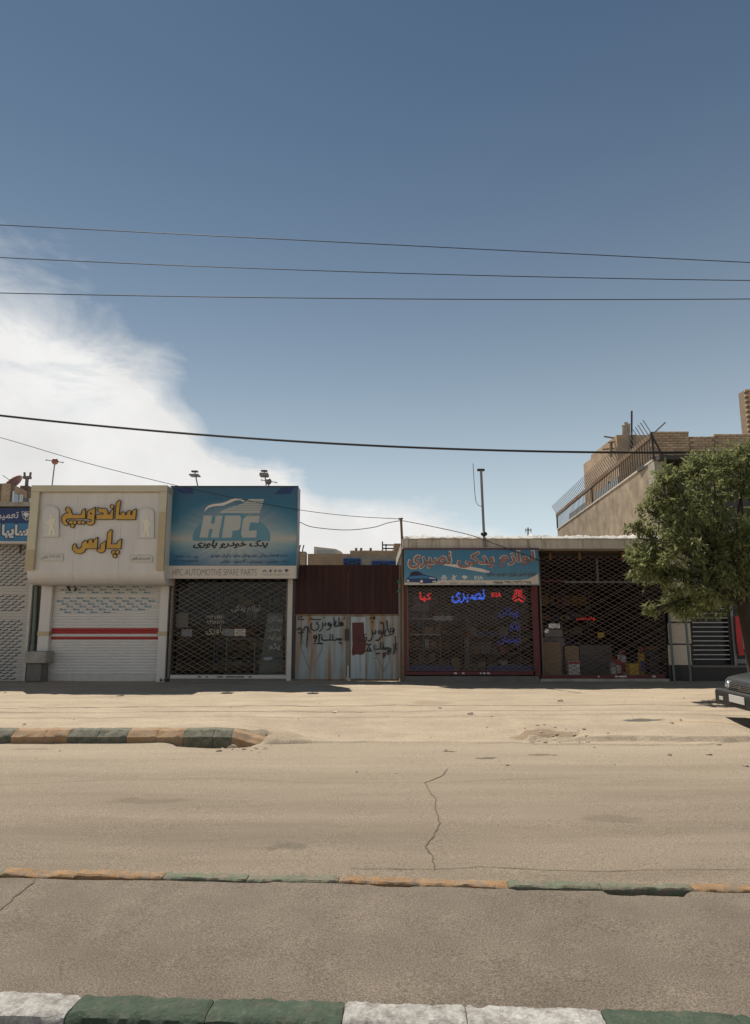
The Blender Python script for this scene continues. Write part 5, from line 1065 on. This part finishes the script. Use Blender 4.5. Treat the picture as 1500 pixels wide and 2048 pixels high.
YG = 18.02
pierG = thing('stone_pier', 'pier clad in beige stone panels with black joints beside grille shop', 'pier', (Xp(1360,1350,YG), YG, GZ))
MB().box(Xp(1338,1250,YG), Xp(1384,1250,YG), YG+.03, YG+.5, 0, Zp(1100,YG)).build('core', 'black_stone', pierG)
for y0, y1 in ((1106,1146),(1149,1195),(1198,1243),(1246.5,1287),(1290,1330)):
    k_ = (y0-1200)*.012; part('stone_panel', 'tile_beige', pierG, 1336+k_, y0, 1381+k_, y1, YG, .028, .004)
part('plinth', 'black_stone', pierG, 1338, 1330.5, 1384, 1366, YG-.02, .5)
winG = thing('barred_window', 'dark shop window behind pale horizontal security bars beside stone pier', 'window', (Xp(1420,1330,YG), YG, GZ))
part('frame', 'metal_dark', winG, 1384.5, 1170, 1388, 1330, YG+.1, .12); part('frame', 'metal_dark', winG, 1456, 1170, 1461, 1330, YG+.1, .12); part('pane', 'glass_dark', winG, 1388, 1170, 1456, 1330, YG+.26, .02)
for i in range(14): 
    y = 1199+i*9.2; MB().tube([at(1382.5+i*.35,y,YG-.01), at(1452+i*.6,y,YG-.01)], .013, 8).build('bar', 'bar_white', winG)
part('sill', 'concrete_dark', winG, 1384.5, 1330.5, 1495, 1335, YG-.06, .4); part('plinth', 'black_stone', winG, 1385, 1335.3, 1600, 1368, YG+.02, .4); part('head', 'dark_wall', winG, 1384.5, 1100, 1600, 1169.5, YG+.02, .45)
part('door_post', 'metal_grey', winG, 1463, 1170, 1468, 1330, YG+.05, .15); part('door_pane', 'glass_dark', winG, 1468.5, 1170, 1600, 1330, YG+.24, .02); part('light_patch', 'box_grey', winG, 1471, 1318, 1492, 1327, YG+.20, .02)
rb_ = thing('red_banner', 'red hanging banner with white edge beside the barred window', 'banner', at(1480,1310,YG-.02)); outline('cloth', [[(1470,1232),(1480,1232),(1487,1300),(1489,1310),(1478,1311),(1473,1280)]], YG-.02, 'red_paint', rb_, extrude=.01); outline('edge', [[(1484,1262),(1487,1262),(1490,1298),(1487.5,1298)]], YG-.025, 'bar_white', rb_, extrude=.008)
for (a, b, y0, y1, lb) in ((1336.5,1341.5,1210,1364,'thin grey green pipe at the edge of stone pier beside grille'), (1371,1377,1236,1371,'thin steel pole standing in front of the stone pier')):
    Y = YG-.06 if a < 1350 else YG-.35; p0, p1 = at(a,y0,Y), at(b,y1,Y); p1 = Vector((p0.x+.02,Y,GZ-.02)); 
    t = thing('steel_pole', lb, 'pole', p1); MB().tube([p1, p0], .03, 10).build('shaft', 'pipe_green', t); MB().tube([p0.lerp(p1,.35), p0.lerp(p1,.37)], .042, 10).build('clamp', 'metal_grey', t)

# ---- things on the roofs
def spot_lamp(label, base, head, Y, flat=True):
    t = thing('sign_lamp', label, 'lamp', at(*base, Y)); p, q = at(*base, Y), at(*head, Y); MB().tube([p, q], .016, 8).build('pole', 'metal_grey', t); return t, p, q
def ball(t, c, a, b, m_='metal_dark'):
    MB().sphere(c, .085).build('globe', m_, t); MB().tube([a, b], .011, 6).build('crossbar', 'metal_grey', t)
    for e in (a, b): MB().sphere(e, .02, 8, 6).build('knob', 'metal_grey', t)
t, p, q = spot_lamp('round globe lamp with crossbar on leaning pole over the sandwich sign', (103,980), (109.5,926), SB+.2); ball(t, at(110,923,SB+.2), at(92.5,920,SB+.2), at(126,925,SB+.2), 'letter_maroon')
t, p, q = spot_lamp('flat two-tier lamp on bare pole over the blue banner', (396,975), (389.5,943), SC-.05); c = at(389.7,951,SC-.15); MB().box(c.x-.12,c.x+.12,c.y-.14,c.y+.14,c.z-.02,c.z+.02).build('head', 'metal_grey', t, .01); c = q; MB().box(c.x-.08,c.x+.08,c.y-.06,c.y+.06,c.z-.015,c.z+.015).build('cap', 'metal_dark', t)
t, p, q = spot_lamp('boxy two-tier lamp beside a globe lamp over the blue banner', (533,975), (528.5,942), SC-.05); c = at(528.5,950,SC-.15); MB().box(c.x-.11,c.x+.11,c.y-.12,c.y+.12,c.z-.045,c.z+.045).build('head', 'metal_grey', t, .015); c = q; MB().box(c.x-.08,c.x+.08,c.y-.06,c.y+.06,c.z-.015,c.z+.015).build('cap', 'metal_dark', t)
t, p, q = spot_lamp('small globe lamp with crossbar low over the blue banner corner', (538,975), (537,966), SC+.1); ball(t, at(537,963,SC+.1), at(523,960,SC+.1), at(553,965,SC+.1), 'metal_grey')
t = thing('roof_pole', 'tall T-headed steel pole on the concrete roof edge', 'pole', at(969,1078,YS+.15)); MB().tube([at(970,1093,YS-.06), at(968,1072,YS-.02), at(962,940,YS-.02)], .034, 10).build('shaft', 'metal_grey', t); MB().bar(at(954.5,940,YS-.02), at(969,940,YS-.02), .06).build('crossbar', 'metal_dark', t)
MB().tube([at(x,y,YS-.02) for x, y in ((964.5,1013),(957,1011),(952,1004),(949.5,985),(948,960),(946,927))], .009, 6).build('whip', 'metal_grey', t); MB().sphere(at(968,1068,YS-.02), .09, 10, 7, (1,1,.7)).build('cable_knot', 'wire_black', t)
t = thing('gate_pole', 'thin steel pole rising beside the rusty gate post', 'pole', Vector((Xp(805,1360,FY-.08),FY-.08,GZ))); MB().tube([Vector((Xp(806.5,1360,FY-.08),FY-.12,GZ-.02)), at(805,1098,FY-.12), at(802,1037,FY-.12)], .032, 10).build('shaft', 'rust_post', t); MB().bar(at(797,1038,FY-.12), at(806,1037,FY-.12), .04).build('crosspiece', 'metal_dark', t)
t = thing('banner_conduit', 'bent cable conduit standing at the edge of blue banner', 'conduit', at(598,1120,SC+.5)); MB().tube([at(x,y,SC+.5) for x, y in ((598,1135),(597.5,1105),(596,1065),(595.5,1042))], .022, 8).build('tube', 'metal_dark', t); MB().sphere(at(596.5,1104,SC+.5), .05, 8, 6).build('joint', 'metal_dark', t)
t = thing('roof_aerial', 'tiny television aerial far behind the concrete roof', 'aerial', at(1056,1070,30)); MB().tube([at(1056,1076,30), at(1056,1055,30)], .03, 6).build('mast', 'metal_grey', t); MB().bar(at(1051,1060,30), at(1062,1060,30), .04).build('boom', 'metal_grey', t); [MB().bar(at(x,1057,30), at(x,1065,30), .03).build('element', 'metal_grey', t) for x in (1051.5,1056.8,1062)]
t0 = bpy.data.objects['roof_aerial']; MB().box(at(1040,1076,30).x, at(1075,1076,30).x, 30.2, 33, 0, at(1040,1077,30).z).build('house_block', 'brick_far', t0)

# ---- houses behind
hb = thing('yard_house', 'low brick house with blue window grilles seen over the gate', 'house', (Xp(710,1130,27), 27, 0)); Yh = 27
MB().box(Xp(614,1115,Yh), Xp(700,1115,Yh), Yh+.3, Yh+6, -.1, Zp(1106,Yh)).build('wall', 'brick_far', hb); MB().box(Xp(700,1115,Yh)+.003, Xp(860,1115,Yh), Yh, Yh+6, -.1, Zp(1101,Yh)).build('wall', 'brick_far', hb); MB().box(Xp(788,1100,Yh), Xp(830,1100,Yh), Yh-.01, Yh+3, Zp(1101,Yh)+.002, Zp(1087,Yh)).build('chimney_stack', 'brick_far', hb)
part('band', 'concrete', hb, 686, 1112, 800, 1150, Yh-.03, .025)
for x0, x1, y0 in ((687,721,1117.5),(744,792,1122.5)):
    w = part('window', 'glass_dark', hb, x0, y0, x1, 1145, Yh-.06, .02); 
    part('window_frame', 'window_blue', w, x0, y0-1, x1, y0+1.2, Yh-.09, .025)
    n_ = 5
    for i in range(n_): part('grille_bar', 'window_blue', w, x0+(x1-x0)*i/(n_-1)-.7, y0, x0+(x1-x0)*i/(n_-1)+.7, 1145, Yh-.085, .02)
    tube_px([[(x0,y0+8),((x0+x1)/2,y0+2),(x1,y0+8)], [(x0,y0+3),((x0+x1)/2,y0+11),(x1,y0+3)]], Yh-.1, .02, 'window_blue', w, 'grille_scroll')
for a, b, c, d in ((765,1083,765,1103),(772,1088,772,1103),(765,1090,790,1090),(766,1097,790,1097)): MB().bar(at(a,b,Yh+.5), at(c,d,Yh+.5), .05).build('roof_rail', 'metal_dark', hb)
MB().prism([(at(628,1093,Yh+3).x,at(628,1093,Yh+3).z),(at(672,1098,Yh+3).x,at(672,1098,Yh+3).z),(at(684,1104,Yh+3).x,at(684,1104,Yh+3).z),(at(684,1112,Yh+3).x,2.5),(at(628,1112,Yh+3).x,2.5)], Yh+3, Yh+5).build('roof_shed', 'coping', hb); MB().box(at(634,1101,Yh+2.9).x, at(668,1101,Yh+2.9).x, Yh+2.9, Yh+2.98, at(640,1107,Yh+2.9).z, at(640,1101.5,Yh+2.9).z).build('shed_window', 'glass_sky', hb)
for x in (712,722,741): MB().tube([at(x,1104,Yh+.6), at(x+.5,1096,Yh+.6)], .05, 6).build('vent', 'rust_post', hb)
t = thing('yard_pillar', 'brown brick pillar with bent rods behind the blue banner edge', 'pillar', (Xp(602,1120,22), 22, 0)); MB().box(Xp(588,1118,22), Xp(611,1118,22), 22, 22.5, 0, Zp(1103,22)).build('shaft', 'brick_far', t); [MB().tube([at(x,1104,22.1), at(x+1,1096,22.1), at(x+3,1090,22.1)], .02, 6).build('rod', 'metal_dark', t) for x in (598,605)]
lh = thing('brick_house', 'old brick house with white window frame behind the repair shop', 'house', (-14, 24, 0)); Yl = 24
ax, bx_ = at(22,967,Yl), at(75,989,Yl+2.4)
MB().box(-22, ax.x, Yl, Yl+.3, 0, ax.z).build('wall', 'brick_grey', lh)  # front wall's shade is put into its colour by the darker brick
dv = Vector((bx_.x-ax.x, 2.4, 0)).normalized(); nv = Vector((dv.y,-dv.x,0))
quadbox(MB(), Vector((ax.x,Yl,0)), Vector((ax.x,Yl,0))+dv*6, -.3, 0, 0, ax.z, nv).build('wall', 'brick_far', lh)
for s_, e_ in ((.15,.75),(.9,1.6)):
    a_, b_ = Vector((ax.x,Yl,0))+dv*s_, Vector((ax.x,Yl,0))+dv*e_; w = quadbox(MB(), a_, b_, 0, .03, ax.z-1.15, ax.z-.3, nv).build('window', 'glass_sky' if s_ < .5 else 'glass_dark', lh)
    for q0 in (a_, b_): quadbox(MB(), q0-dv*.05, q0+dv*.05, .031, .06, ax.z-1.2, ax.z-.25, nv).build('window_frame', 'bar_white', w)
    quadbox(MB(), a_, b_, .032, .05, ax.z-.75, ax.z-.70, nv).build('window_bar', 'metal_dark', w)
MB().box(-22, ax.x+.02, Yl-.35, Yl-.003, ax.z-.9-.35, ax.z-.9-.25).build('ledge', 'coping', lh)
t = thing('satellite_dish', 'dark satellite dish on the old brick house roof', 'dish', at(26,968,Yl+.6)); bm = MB(); c = at(26,965,Yl+.6)
vs_, fs = [], []
for j in range(5):
    for k in range(16):
        r_ = .40*j/4; a = 2*math.pi*k/16; v_ = Vector((r_*math.cos(a), r_*math.sin(a)*.9, -.14*(1-(j/4)**2))); v_.rotate(__import__('mathutils').Euler((R(50), R(-30), 0))); vs_.append(c+v_)
for j in range(4):
    for k in range(16): fs.append((j*16+k, j*16+(k+1)%16, (j+1)*16+(k+1)%16, (j+1)*16+k))
o = bm.add(vs_, fs).build('dish', 'letter_maroon', t, smooth=True); so_ = o.modifiers.new('thickness', 'SOLIDIFY'); so_.thickness = .015
MB().tube([c+Vector((0,0,-.1)), Vector((c.x,c.y,ax.z-.6))], .03, 8).build('mount', 'metal_dark', t); MB().tube([c, c+Vector((-.35,-.1,.25))], .012, 6).build('feed_arm', 'metal_grey', t)
t = thing('brick_chimney', 'small square chimney with forked cowl on the old brick house', 'chimney', at(52,978,Yl+1.6)); c = at(52.5,978,Yl+1.6); MB().box(c.x-.16,c.x+.16,c.y-.16,c.y+.16,c.z-.9,c.z+.10).build('base', 'brick_grey', t); MB().tube([c+Vector((0,0,.1)), c+Vector((0,0,.48))], .065, 8).build('flue', 'concrete_dark', t)
for s_ in (-1,1): MB().bar(c+Vector((s_*.10,0,.45)), c+Vector((s_*.12,0,.66)), .06).build('cowl_prong', 'concrete_dark', t)
MB().box(c.x-.14,c.x+.14,c.y-.07,c.y+.07,c.z+.40,c.z+.50).build('cowl', 'concrete_dark', t)

# ---- overhead lines
def quad_fit(p3, Y):
    P = [at(x,y,Y) for x, y in p3]; A = np.array([[p.x**2,p.x,1] for p in P]); return np.linalg.solve(A, np.array([p.z for p in P]))
XPOLE = 19.0; poles = {}
def overhead(name, label, p3, Y, r, xa=-XPOLE, xb=XPOLE):
    c = quad_fit(p3, Y); xs_ = np.linspace(xa, xb, 60); o = MB().tube([(x, Y, c[0]*x*x+c[1]*x+c[2]) for x in xs_], r, 6).build(name, 'wire_black'); tag(o, label, 'wire')
    return c
W = [(16.6,[(0,450),(750,488),(1500,525)]),(16.9,[(0,515),(750,545),(1500,561)]),(16.3,[(0,586),(750,597.5),(1500,598)])]
lbl = ['topmost thin overhead wire crossing the sky','middle thin overhead wire between two others','lowest of three thin overhead wires high in the sky']
zs = []
for (Y, p3), lb in zip(W, lbl): zs.append((Y, overhead('power_line', lb, p3, Y, .011)))
zs.append((15.2, overhead('power_cable', 'thick black twisted cable sagging over the shop roofs', [(0,831),(700,889),(1400,905)], 15.2, .026)))
for xx, nm in ((-XPOLE,'wooden utility pole carrying the overhead wires beyond the repair shop'), (XPOLE,'wooden utility pole carrying the overhead wires beyond the rendered building')):
    ht = max(c[0]*xx*xx+c[1]*xx+c[2] for _, c in zs)+.5; t = thing('utility_pole', nm, 'pole', (xx,16.3,GZ)); MB().tube([(xx,16.45,GZ-.3),(xx,16.45,ht)], [.17,.11], 14).build('shaft', 'wood_pole', t)
    for Y, c in zs: z = c[0]*xx*xx+c[1]*xx+c[2]; MB().bar((xx,16.5,z-.09),(xx,Y,z-.09), .08, .08).build('arm', 'wood_pole', t); MB().tube([(xx,Y,z-.05),(xx,Y,z+.02)], .035, 8).build('insulator', 'coping', t)
def cable(name, label, pts, r):
    P = [at(*p) for p in pts]; Q = []
    for i in range(len(P)-1):
        for s_ in range(6):
            a, b, c, d = P[max(i-1,0)], P[i], P[i+1], P[min(i+2,len(P)-1)]; t = s_/6
            Q.append(.5*((2*b)+(-a+c)*t+(2*a-5*b+4*c-d)*t*t+(-a+3*b-3*c+d)*t*t*t))
    Q.append(P[-1]); o = MB().tube(Q, r, 6).build(name, 'wire_black'); tag(o, label, 'wire')
cable('service_wire', 'thin slanting service wire passing in front of the blue banner', [(-160,835,16.5),(0,875,16.6),(170,925,16.7),(340,968,16.9),(470,996,17.1),(594,1019,17.3),(700,1032,17.6),(803,1038,17.88)], .008)
cable('service_wire', 'drooping black cable from the blue banner to the gate pole', [(597,1075,17.9),(598,1050,17.9),(601,1045,17.9),(625,1054,17.9),(690,1060,17.9),(745,1055,17.9),(775,1046,17.9),(803,1041,17.88)], .010)
cable('service_wire', 'sagging cable from the gate pole down across the long sign', [(803,1041,17.85),(860,1052,17.5),(940,1070,17.40),(990,1088,17.40),(1040,1106,17.40),(1100,1128,17.55),(1150,1135,17.9)], .010)
# ================================================================== tree
TY = 14.2
tree = thing('street_tree', 'leafy dark green street tree in front of the rendered building', 'tree', (Xp(1512,1370,TY), TY, GZ))
rt = random.Random(11)
tb = Vector((Xp(1512,1370,TY), TY, GZ-.03))
LOBES = [(1425,935,70,38,0),(1340,955,45,36,-.2),(1310,1025,46,44,.1),(1385,1020,60,50,-.7),(1300,1085,42,36,-.1),(1288,1135,36,30,-.3),(1360,1105,55,48,-.8),(1365,1165,42,34,-.5),(1372,1200,36,30,-.2),(1480,965,55,50,.2),(1470,1075,46,50,-.7),(1445,1150,50,42,.2),(1560,1000,80,80,0),(1555,1110,80,70,-.4),(1420,990,60,50,.9),(1350,1060,60,60,.8),(1450,1080,70,70,.9),(1620,1060,60,90,.2),(1400,1060,60,60,.1),(1500,900,60,30,.3),(1270,1058,20,20,0),(1345,1215,26,18,-.1),(1303,1222,8,6,-.2),(1420,1200,50,32,.3),(1480,1190,55,40,.1),(1440,1110,60,50,-.2),(1320,1150,34,26,-.4),(1395,950,40,40,-.6),(1330,990,40,40,-.4),(1530,1200,60,50,.3),(1470,1140,50,45,-.9),(1430,1185,40,34,-.9),(1500,1100,50,60,-1.0),(1278,1118,30,30,.4),(1300,1152,34,26,.3),(1355,1205,40,30,.4),(1400,1215,40,24,0),]
tips = []; lv, lf_ = [], []
S_PX = TY/FPX*.90
def leaf(c, d, up, L, Wd):
    s_ = d.cross(up)
    if s_.length < 1e-4: s_ = Vector((1,0,0))
    s_.normalize(); n = s_.cross(d).normalized(); b = len(lv)
    lv.extend([c, c+d*L*.45+s_*Wd-n*L*.02, c+d*L-n*L*.22, c+d*L*.45-s_*Wd-n*L*.02, c+d*L*.5-n*L*.07]); lf_.extend([(b,b+1,b+4),(b+1,b+2,b+4),(b,b+4,b+3),(b+4,b+2,b+3)])
for (px, py, rx, ry, dy) in LOBES:
    C = at(px, py, TY+dy); RX, RZ = rx*S_PX, ry*S_PX; RY = min(RX,RZ)*1.05
    nt_ = max(5, int(38*(RX*RZ)**.75/.42))
    for i in range(nt_):
        d = Vector((rt.gauss(0,1), rt.gauss(0,1), rt.gauss(0,1)+.25)).normalized(); r_ = rt.random()**.22*rt.uniform(.78,1.18)
        if rt.random() < .14: r_ *= 1.28
        tip = C + Vector((d.x*RX*r_, d.y*RY*r_, d.z*RZ*r_)); od = (tip-C).normalized()
        out = (od*.8 + Vector((rt.gauss(0,.4), rt.gauss(0,.4), rt.gauss(.15,.4)))).normalized(); tips.append((tip, C))
        for k in range(rt.randint(26,36)):
            t = rt.random(); base = tip + out*(t-.7)*.26 + Vector((rt.gauss(0,.03), rt.gauss(0,.03), rt.gauss(0,.03)))
            ld = (out*(.35+.5*t) + Vector((rt.gauss(0,.75), rt.gauss(0,.75), rt.gauss(0,.65)))).normalized()
            leaf(base, ld, Vector((rt.gauss(0,.35), rt.gauss(0,.35), 1)).normalized(), rt.uniform(.09,.165), rt.uniform(.016,.026))
MB().add(lv, lf_).build('crown', 'leaf', tree, smooth=False)
mb = MB(); top = tb+Vector((-.12,.05,2.1))
mb.tube([tb, tb+Vector((.03,0,.3)), tb+Vector((-.03,.02,1.2)), top], [.20,.15,.125,.115], 12)
for (px, py, rx, ry, dy) in LOBES:
    C = at(px, py, TY+dy); m = top.lerp(C, .5)+Vector((rt.uniform(-.15,.15), rt.uniform(-.15,.15), .15)); mb.tube([top+Vector((0,0,-.15)), top.lerp(m,.5)+Vector((0,0,.05)), m, C], [.055,.04,.028,.012], 7)
mb.build('trunk', 'bark', tree)
mb = MB()
for tip, C in tips:
    if rt.random() < .45: mb.tube([C.lerp(tip,.15), C.lerp(tip,.6)+Vector((0,0,.03)), tip], [.012,.008,.004], 4, False)
mb.build('twigs', 'bark', tree)['kind'] = 'stuff'

# ================================================================== parked car
cpos = gr(1478, 1418, GZ)
car = thing('parked_car', 'dark grey parked saloon car with square headlamps on the pavement', 'car', (0,0,0))
# built nose along -X then turned
secs = [  # x, half width, sill z, shoulder z, top z, top half width
 (0.00,.62,.36,.60,.64,.56),(0.06,.74,.25,.64,.69,.66),(.25,.80,.22,.68,.74,.70),(.7,.83,.20,.74,.81,.72),(1.15,.845,.19,.80,.88,.72),(1.35,.85,.19,.83,.93,.70),(1.95,.85,.19,.86,1.36,.58),(2.3,.85,.19,.87,1.41,.57),(3.0,.85,.19,.88,1.40,.57),(3.35,.845,.19,.88,1.33,.58),(3.85,.83,.20,.88,.98,.68),(4.25,.80,.23,.86,.94,.68),(4.40,.74,.30,.74,.90,.64)]
vs_, fs = [], []
def ring(s_):
    x, hw, z0, z1, zt, tw = s_
    half = [(hw*.86, z0), (hw*.97, z0+.08), (hw, (z0+z1)/2), (hw*.985, z1), (tw+(hw-tw)*.45, z1+(zt-z1)*.55), (tw, zt-.03*(zt-z1)-.012), (tw*.8, zt), (tw*.35, zt+.012)]
    return [(x, y, z) for y, z in half] + [(x, -y, z) for y, z in half[::-1]]
rg = [ring(s_) for s_ in secs]; n = len(rg[0])
for r_ in rg: vs_ += r_
for i in range(len(rg)-1):
    for k in range(n): fs.append((i*n+k, i*n+(k+1)%n, (i+1)*n+(k+1)%n, (i+1)*n+k))
fs += [tuple(range(n)), tuple((len(rg)-1)*n+k for k in range(n))[::-1]]
def cb(name, mb, mat, par=None, bevel=0, smooth=None): return mb.build(name, mat, par or car, bevel, smooth=smooth)
o = cb('body', MB().add(vs_, fs), 'car_paint', smooth=True); bm = bmesh.new(); bm.from_mesh(o.data); bmesh.ops.recalc_face_normals(bm, faces=bm.faces); bm.to_mesh(o.data); bm.free()
ss = o.modifiers.new('subdivision', 'SUBSURF'); ss.levels = 2; ss.render_levels = 2
cb('front_bumper', MB().prism([(-.09,.30),(-.07,.26),(.25,.24),(.25,.50),(-.06,.50),(-.09,.46)], -.80, .80), 'car_black', bevel=.03)
cb('rear_bumper', MB().prism([(4.2,.28),(4.48,.30),(4.5,.50),(4.2,.52)], -.78, .78), 'car_black', bevel=.03)
cb('grille', MB().box(-.035,.10,-.36,.36,.535,.625), 'car_black', bevel=.01)
for z in (.555,.58,.605): cb('grille_bar', MB().box(-.042,-.036,-.34,.34,z-.004,z+.004), 'metal_grey')
cb('badge', MB().box(-.05,-.043,-.035,.035,.55,.61), 'chrome', bevel=.006)
for s_ in (-1,1):
    h = cb('headlight', MB().add([(-.045,s_*.38,.53),(.03,s_*.68,.53),(.05,s_*.68,.64),(-.02,s_*.38,.635),(.12,s_*.38,.53),(.16,s_*.68,.53),(.16,s_*.68,.64),(.12,s_*.38,.635)], [(0,1,2,3),(7,6,5,4),(0,4,5,1),(1,5,6,2),(2,6,7,3),(3,7,4,0)]), 'lamp_glass', bevel=.008); cb('bulb', MB().sphere((-.005,s_*.46,.585), .035, 10, 7), 'chrome', h)
    cb('indicator', MB().add([(.035,s_*.69,.535),(.14,s_*.775,.535),(.15,s_*.775,.64),(.055,s_*.69,.64),(.16,s_*.69,.535),(.2,s_*.72,.535),(.2,s_*.72,.64),(.16,s_*.69,.64)], [(0,1,2,3),(7,6,5,4),(0,4,5,1),(1,5,6,2),(2,6,7,3),(3,7,4,0)]), 'plate_white', bevel=.006)
    cb('side_window', MB().add([(1.55,s_*.835,.92),(3.6,s_*.835,.92),(3.2,s_*.675,1.29),(2.02,s_*.675,1.29),(1.55,s_*.80,.92),(3.6,s_*.80,.92),(3.2,s_*.64,1.29),(2.02,s_*.64,1.29)], [(0,1,2,3),(7,6,5,4),(0,4,5,1),(1,5,6,2),(2,6,7,3),(3,7,4,0)]), 'glass_dark')
    cb('mirror', MB().box(1.62,1.80,s_*.96-.07,s_*.96+.07,.92,1.05), 'car_black', bevel=.03); cb('fog_lamp', MB().box(-.10,-.085,s_*.55-.07,s_*.55+.07,.33,.39), 'lamp_glass', bevel=.01)
    cb('rear_lamp', MB().box(4.38,4.47,s_*.55-.15,s_*.55+.15,.62,.78), 'red_paint', bevel=.01)
    for x in (.80,3.42):
        w = cb('wheel', MB().tube([(x,s_*.86,.30),(x,s_*.66,.30)], .30, 24), 'tyre'); cb('rim', MB().tube([(x,s_*.868,.30),(x,s_*.80,.30)], .185, 18), 'rim', w); cb('hub', MB().tube([(x,s_*.875,.30),(x,s_*.868,.30)], .05, 10), 'chrome', w)
cb('windscreen', MB().add([(1.40,-.68,.955),(1.40,.68,.955),(1.93,.52,1.345),(1.93,-.52,1.345),(1.43,-.68,.93),(1.43,.68,.93),(1.97,.52,1.33),(1.97,-.52,1.33)], [(0,1,2,3),(7,6,5,4),(0,4,5,1),(1,5,6,2),(2,6,7,3),(3,7,4,0)]), 'glass_dark')
cb('number_plate', MB().box(-.105,-.092,-.25,.25,.34,.45), 'plate_white', bevel=.004)
cb('underbody', MB().box(.3,4.1,-.70,.70,.17,.30), 'car_black')
car.location = (5.52, 10.45, float(zpave(7.5, 10.45))-.01); car.rotation_euler = (0, 0, R(-4))
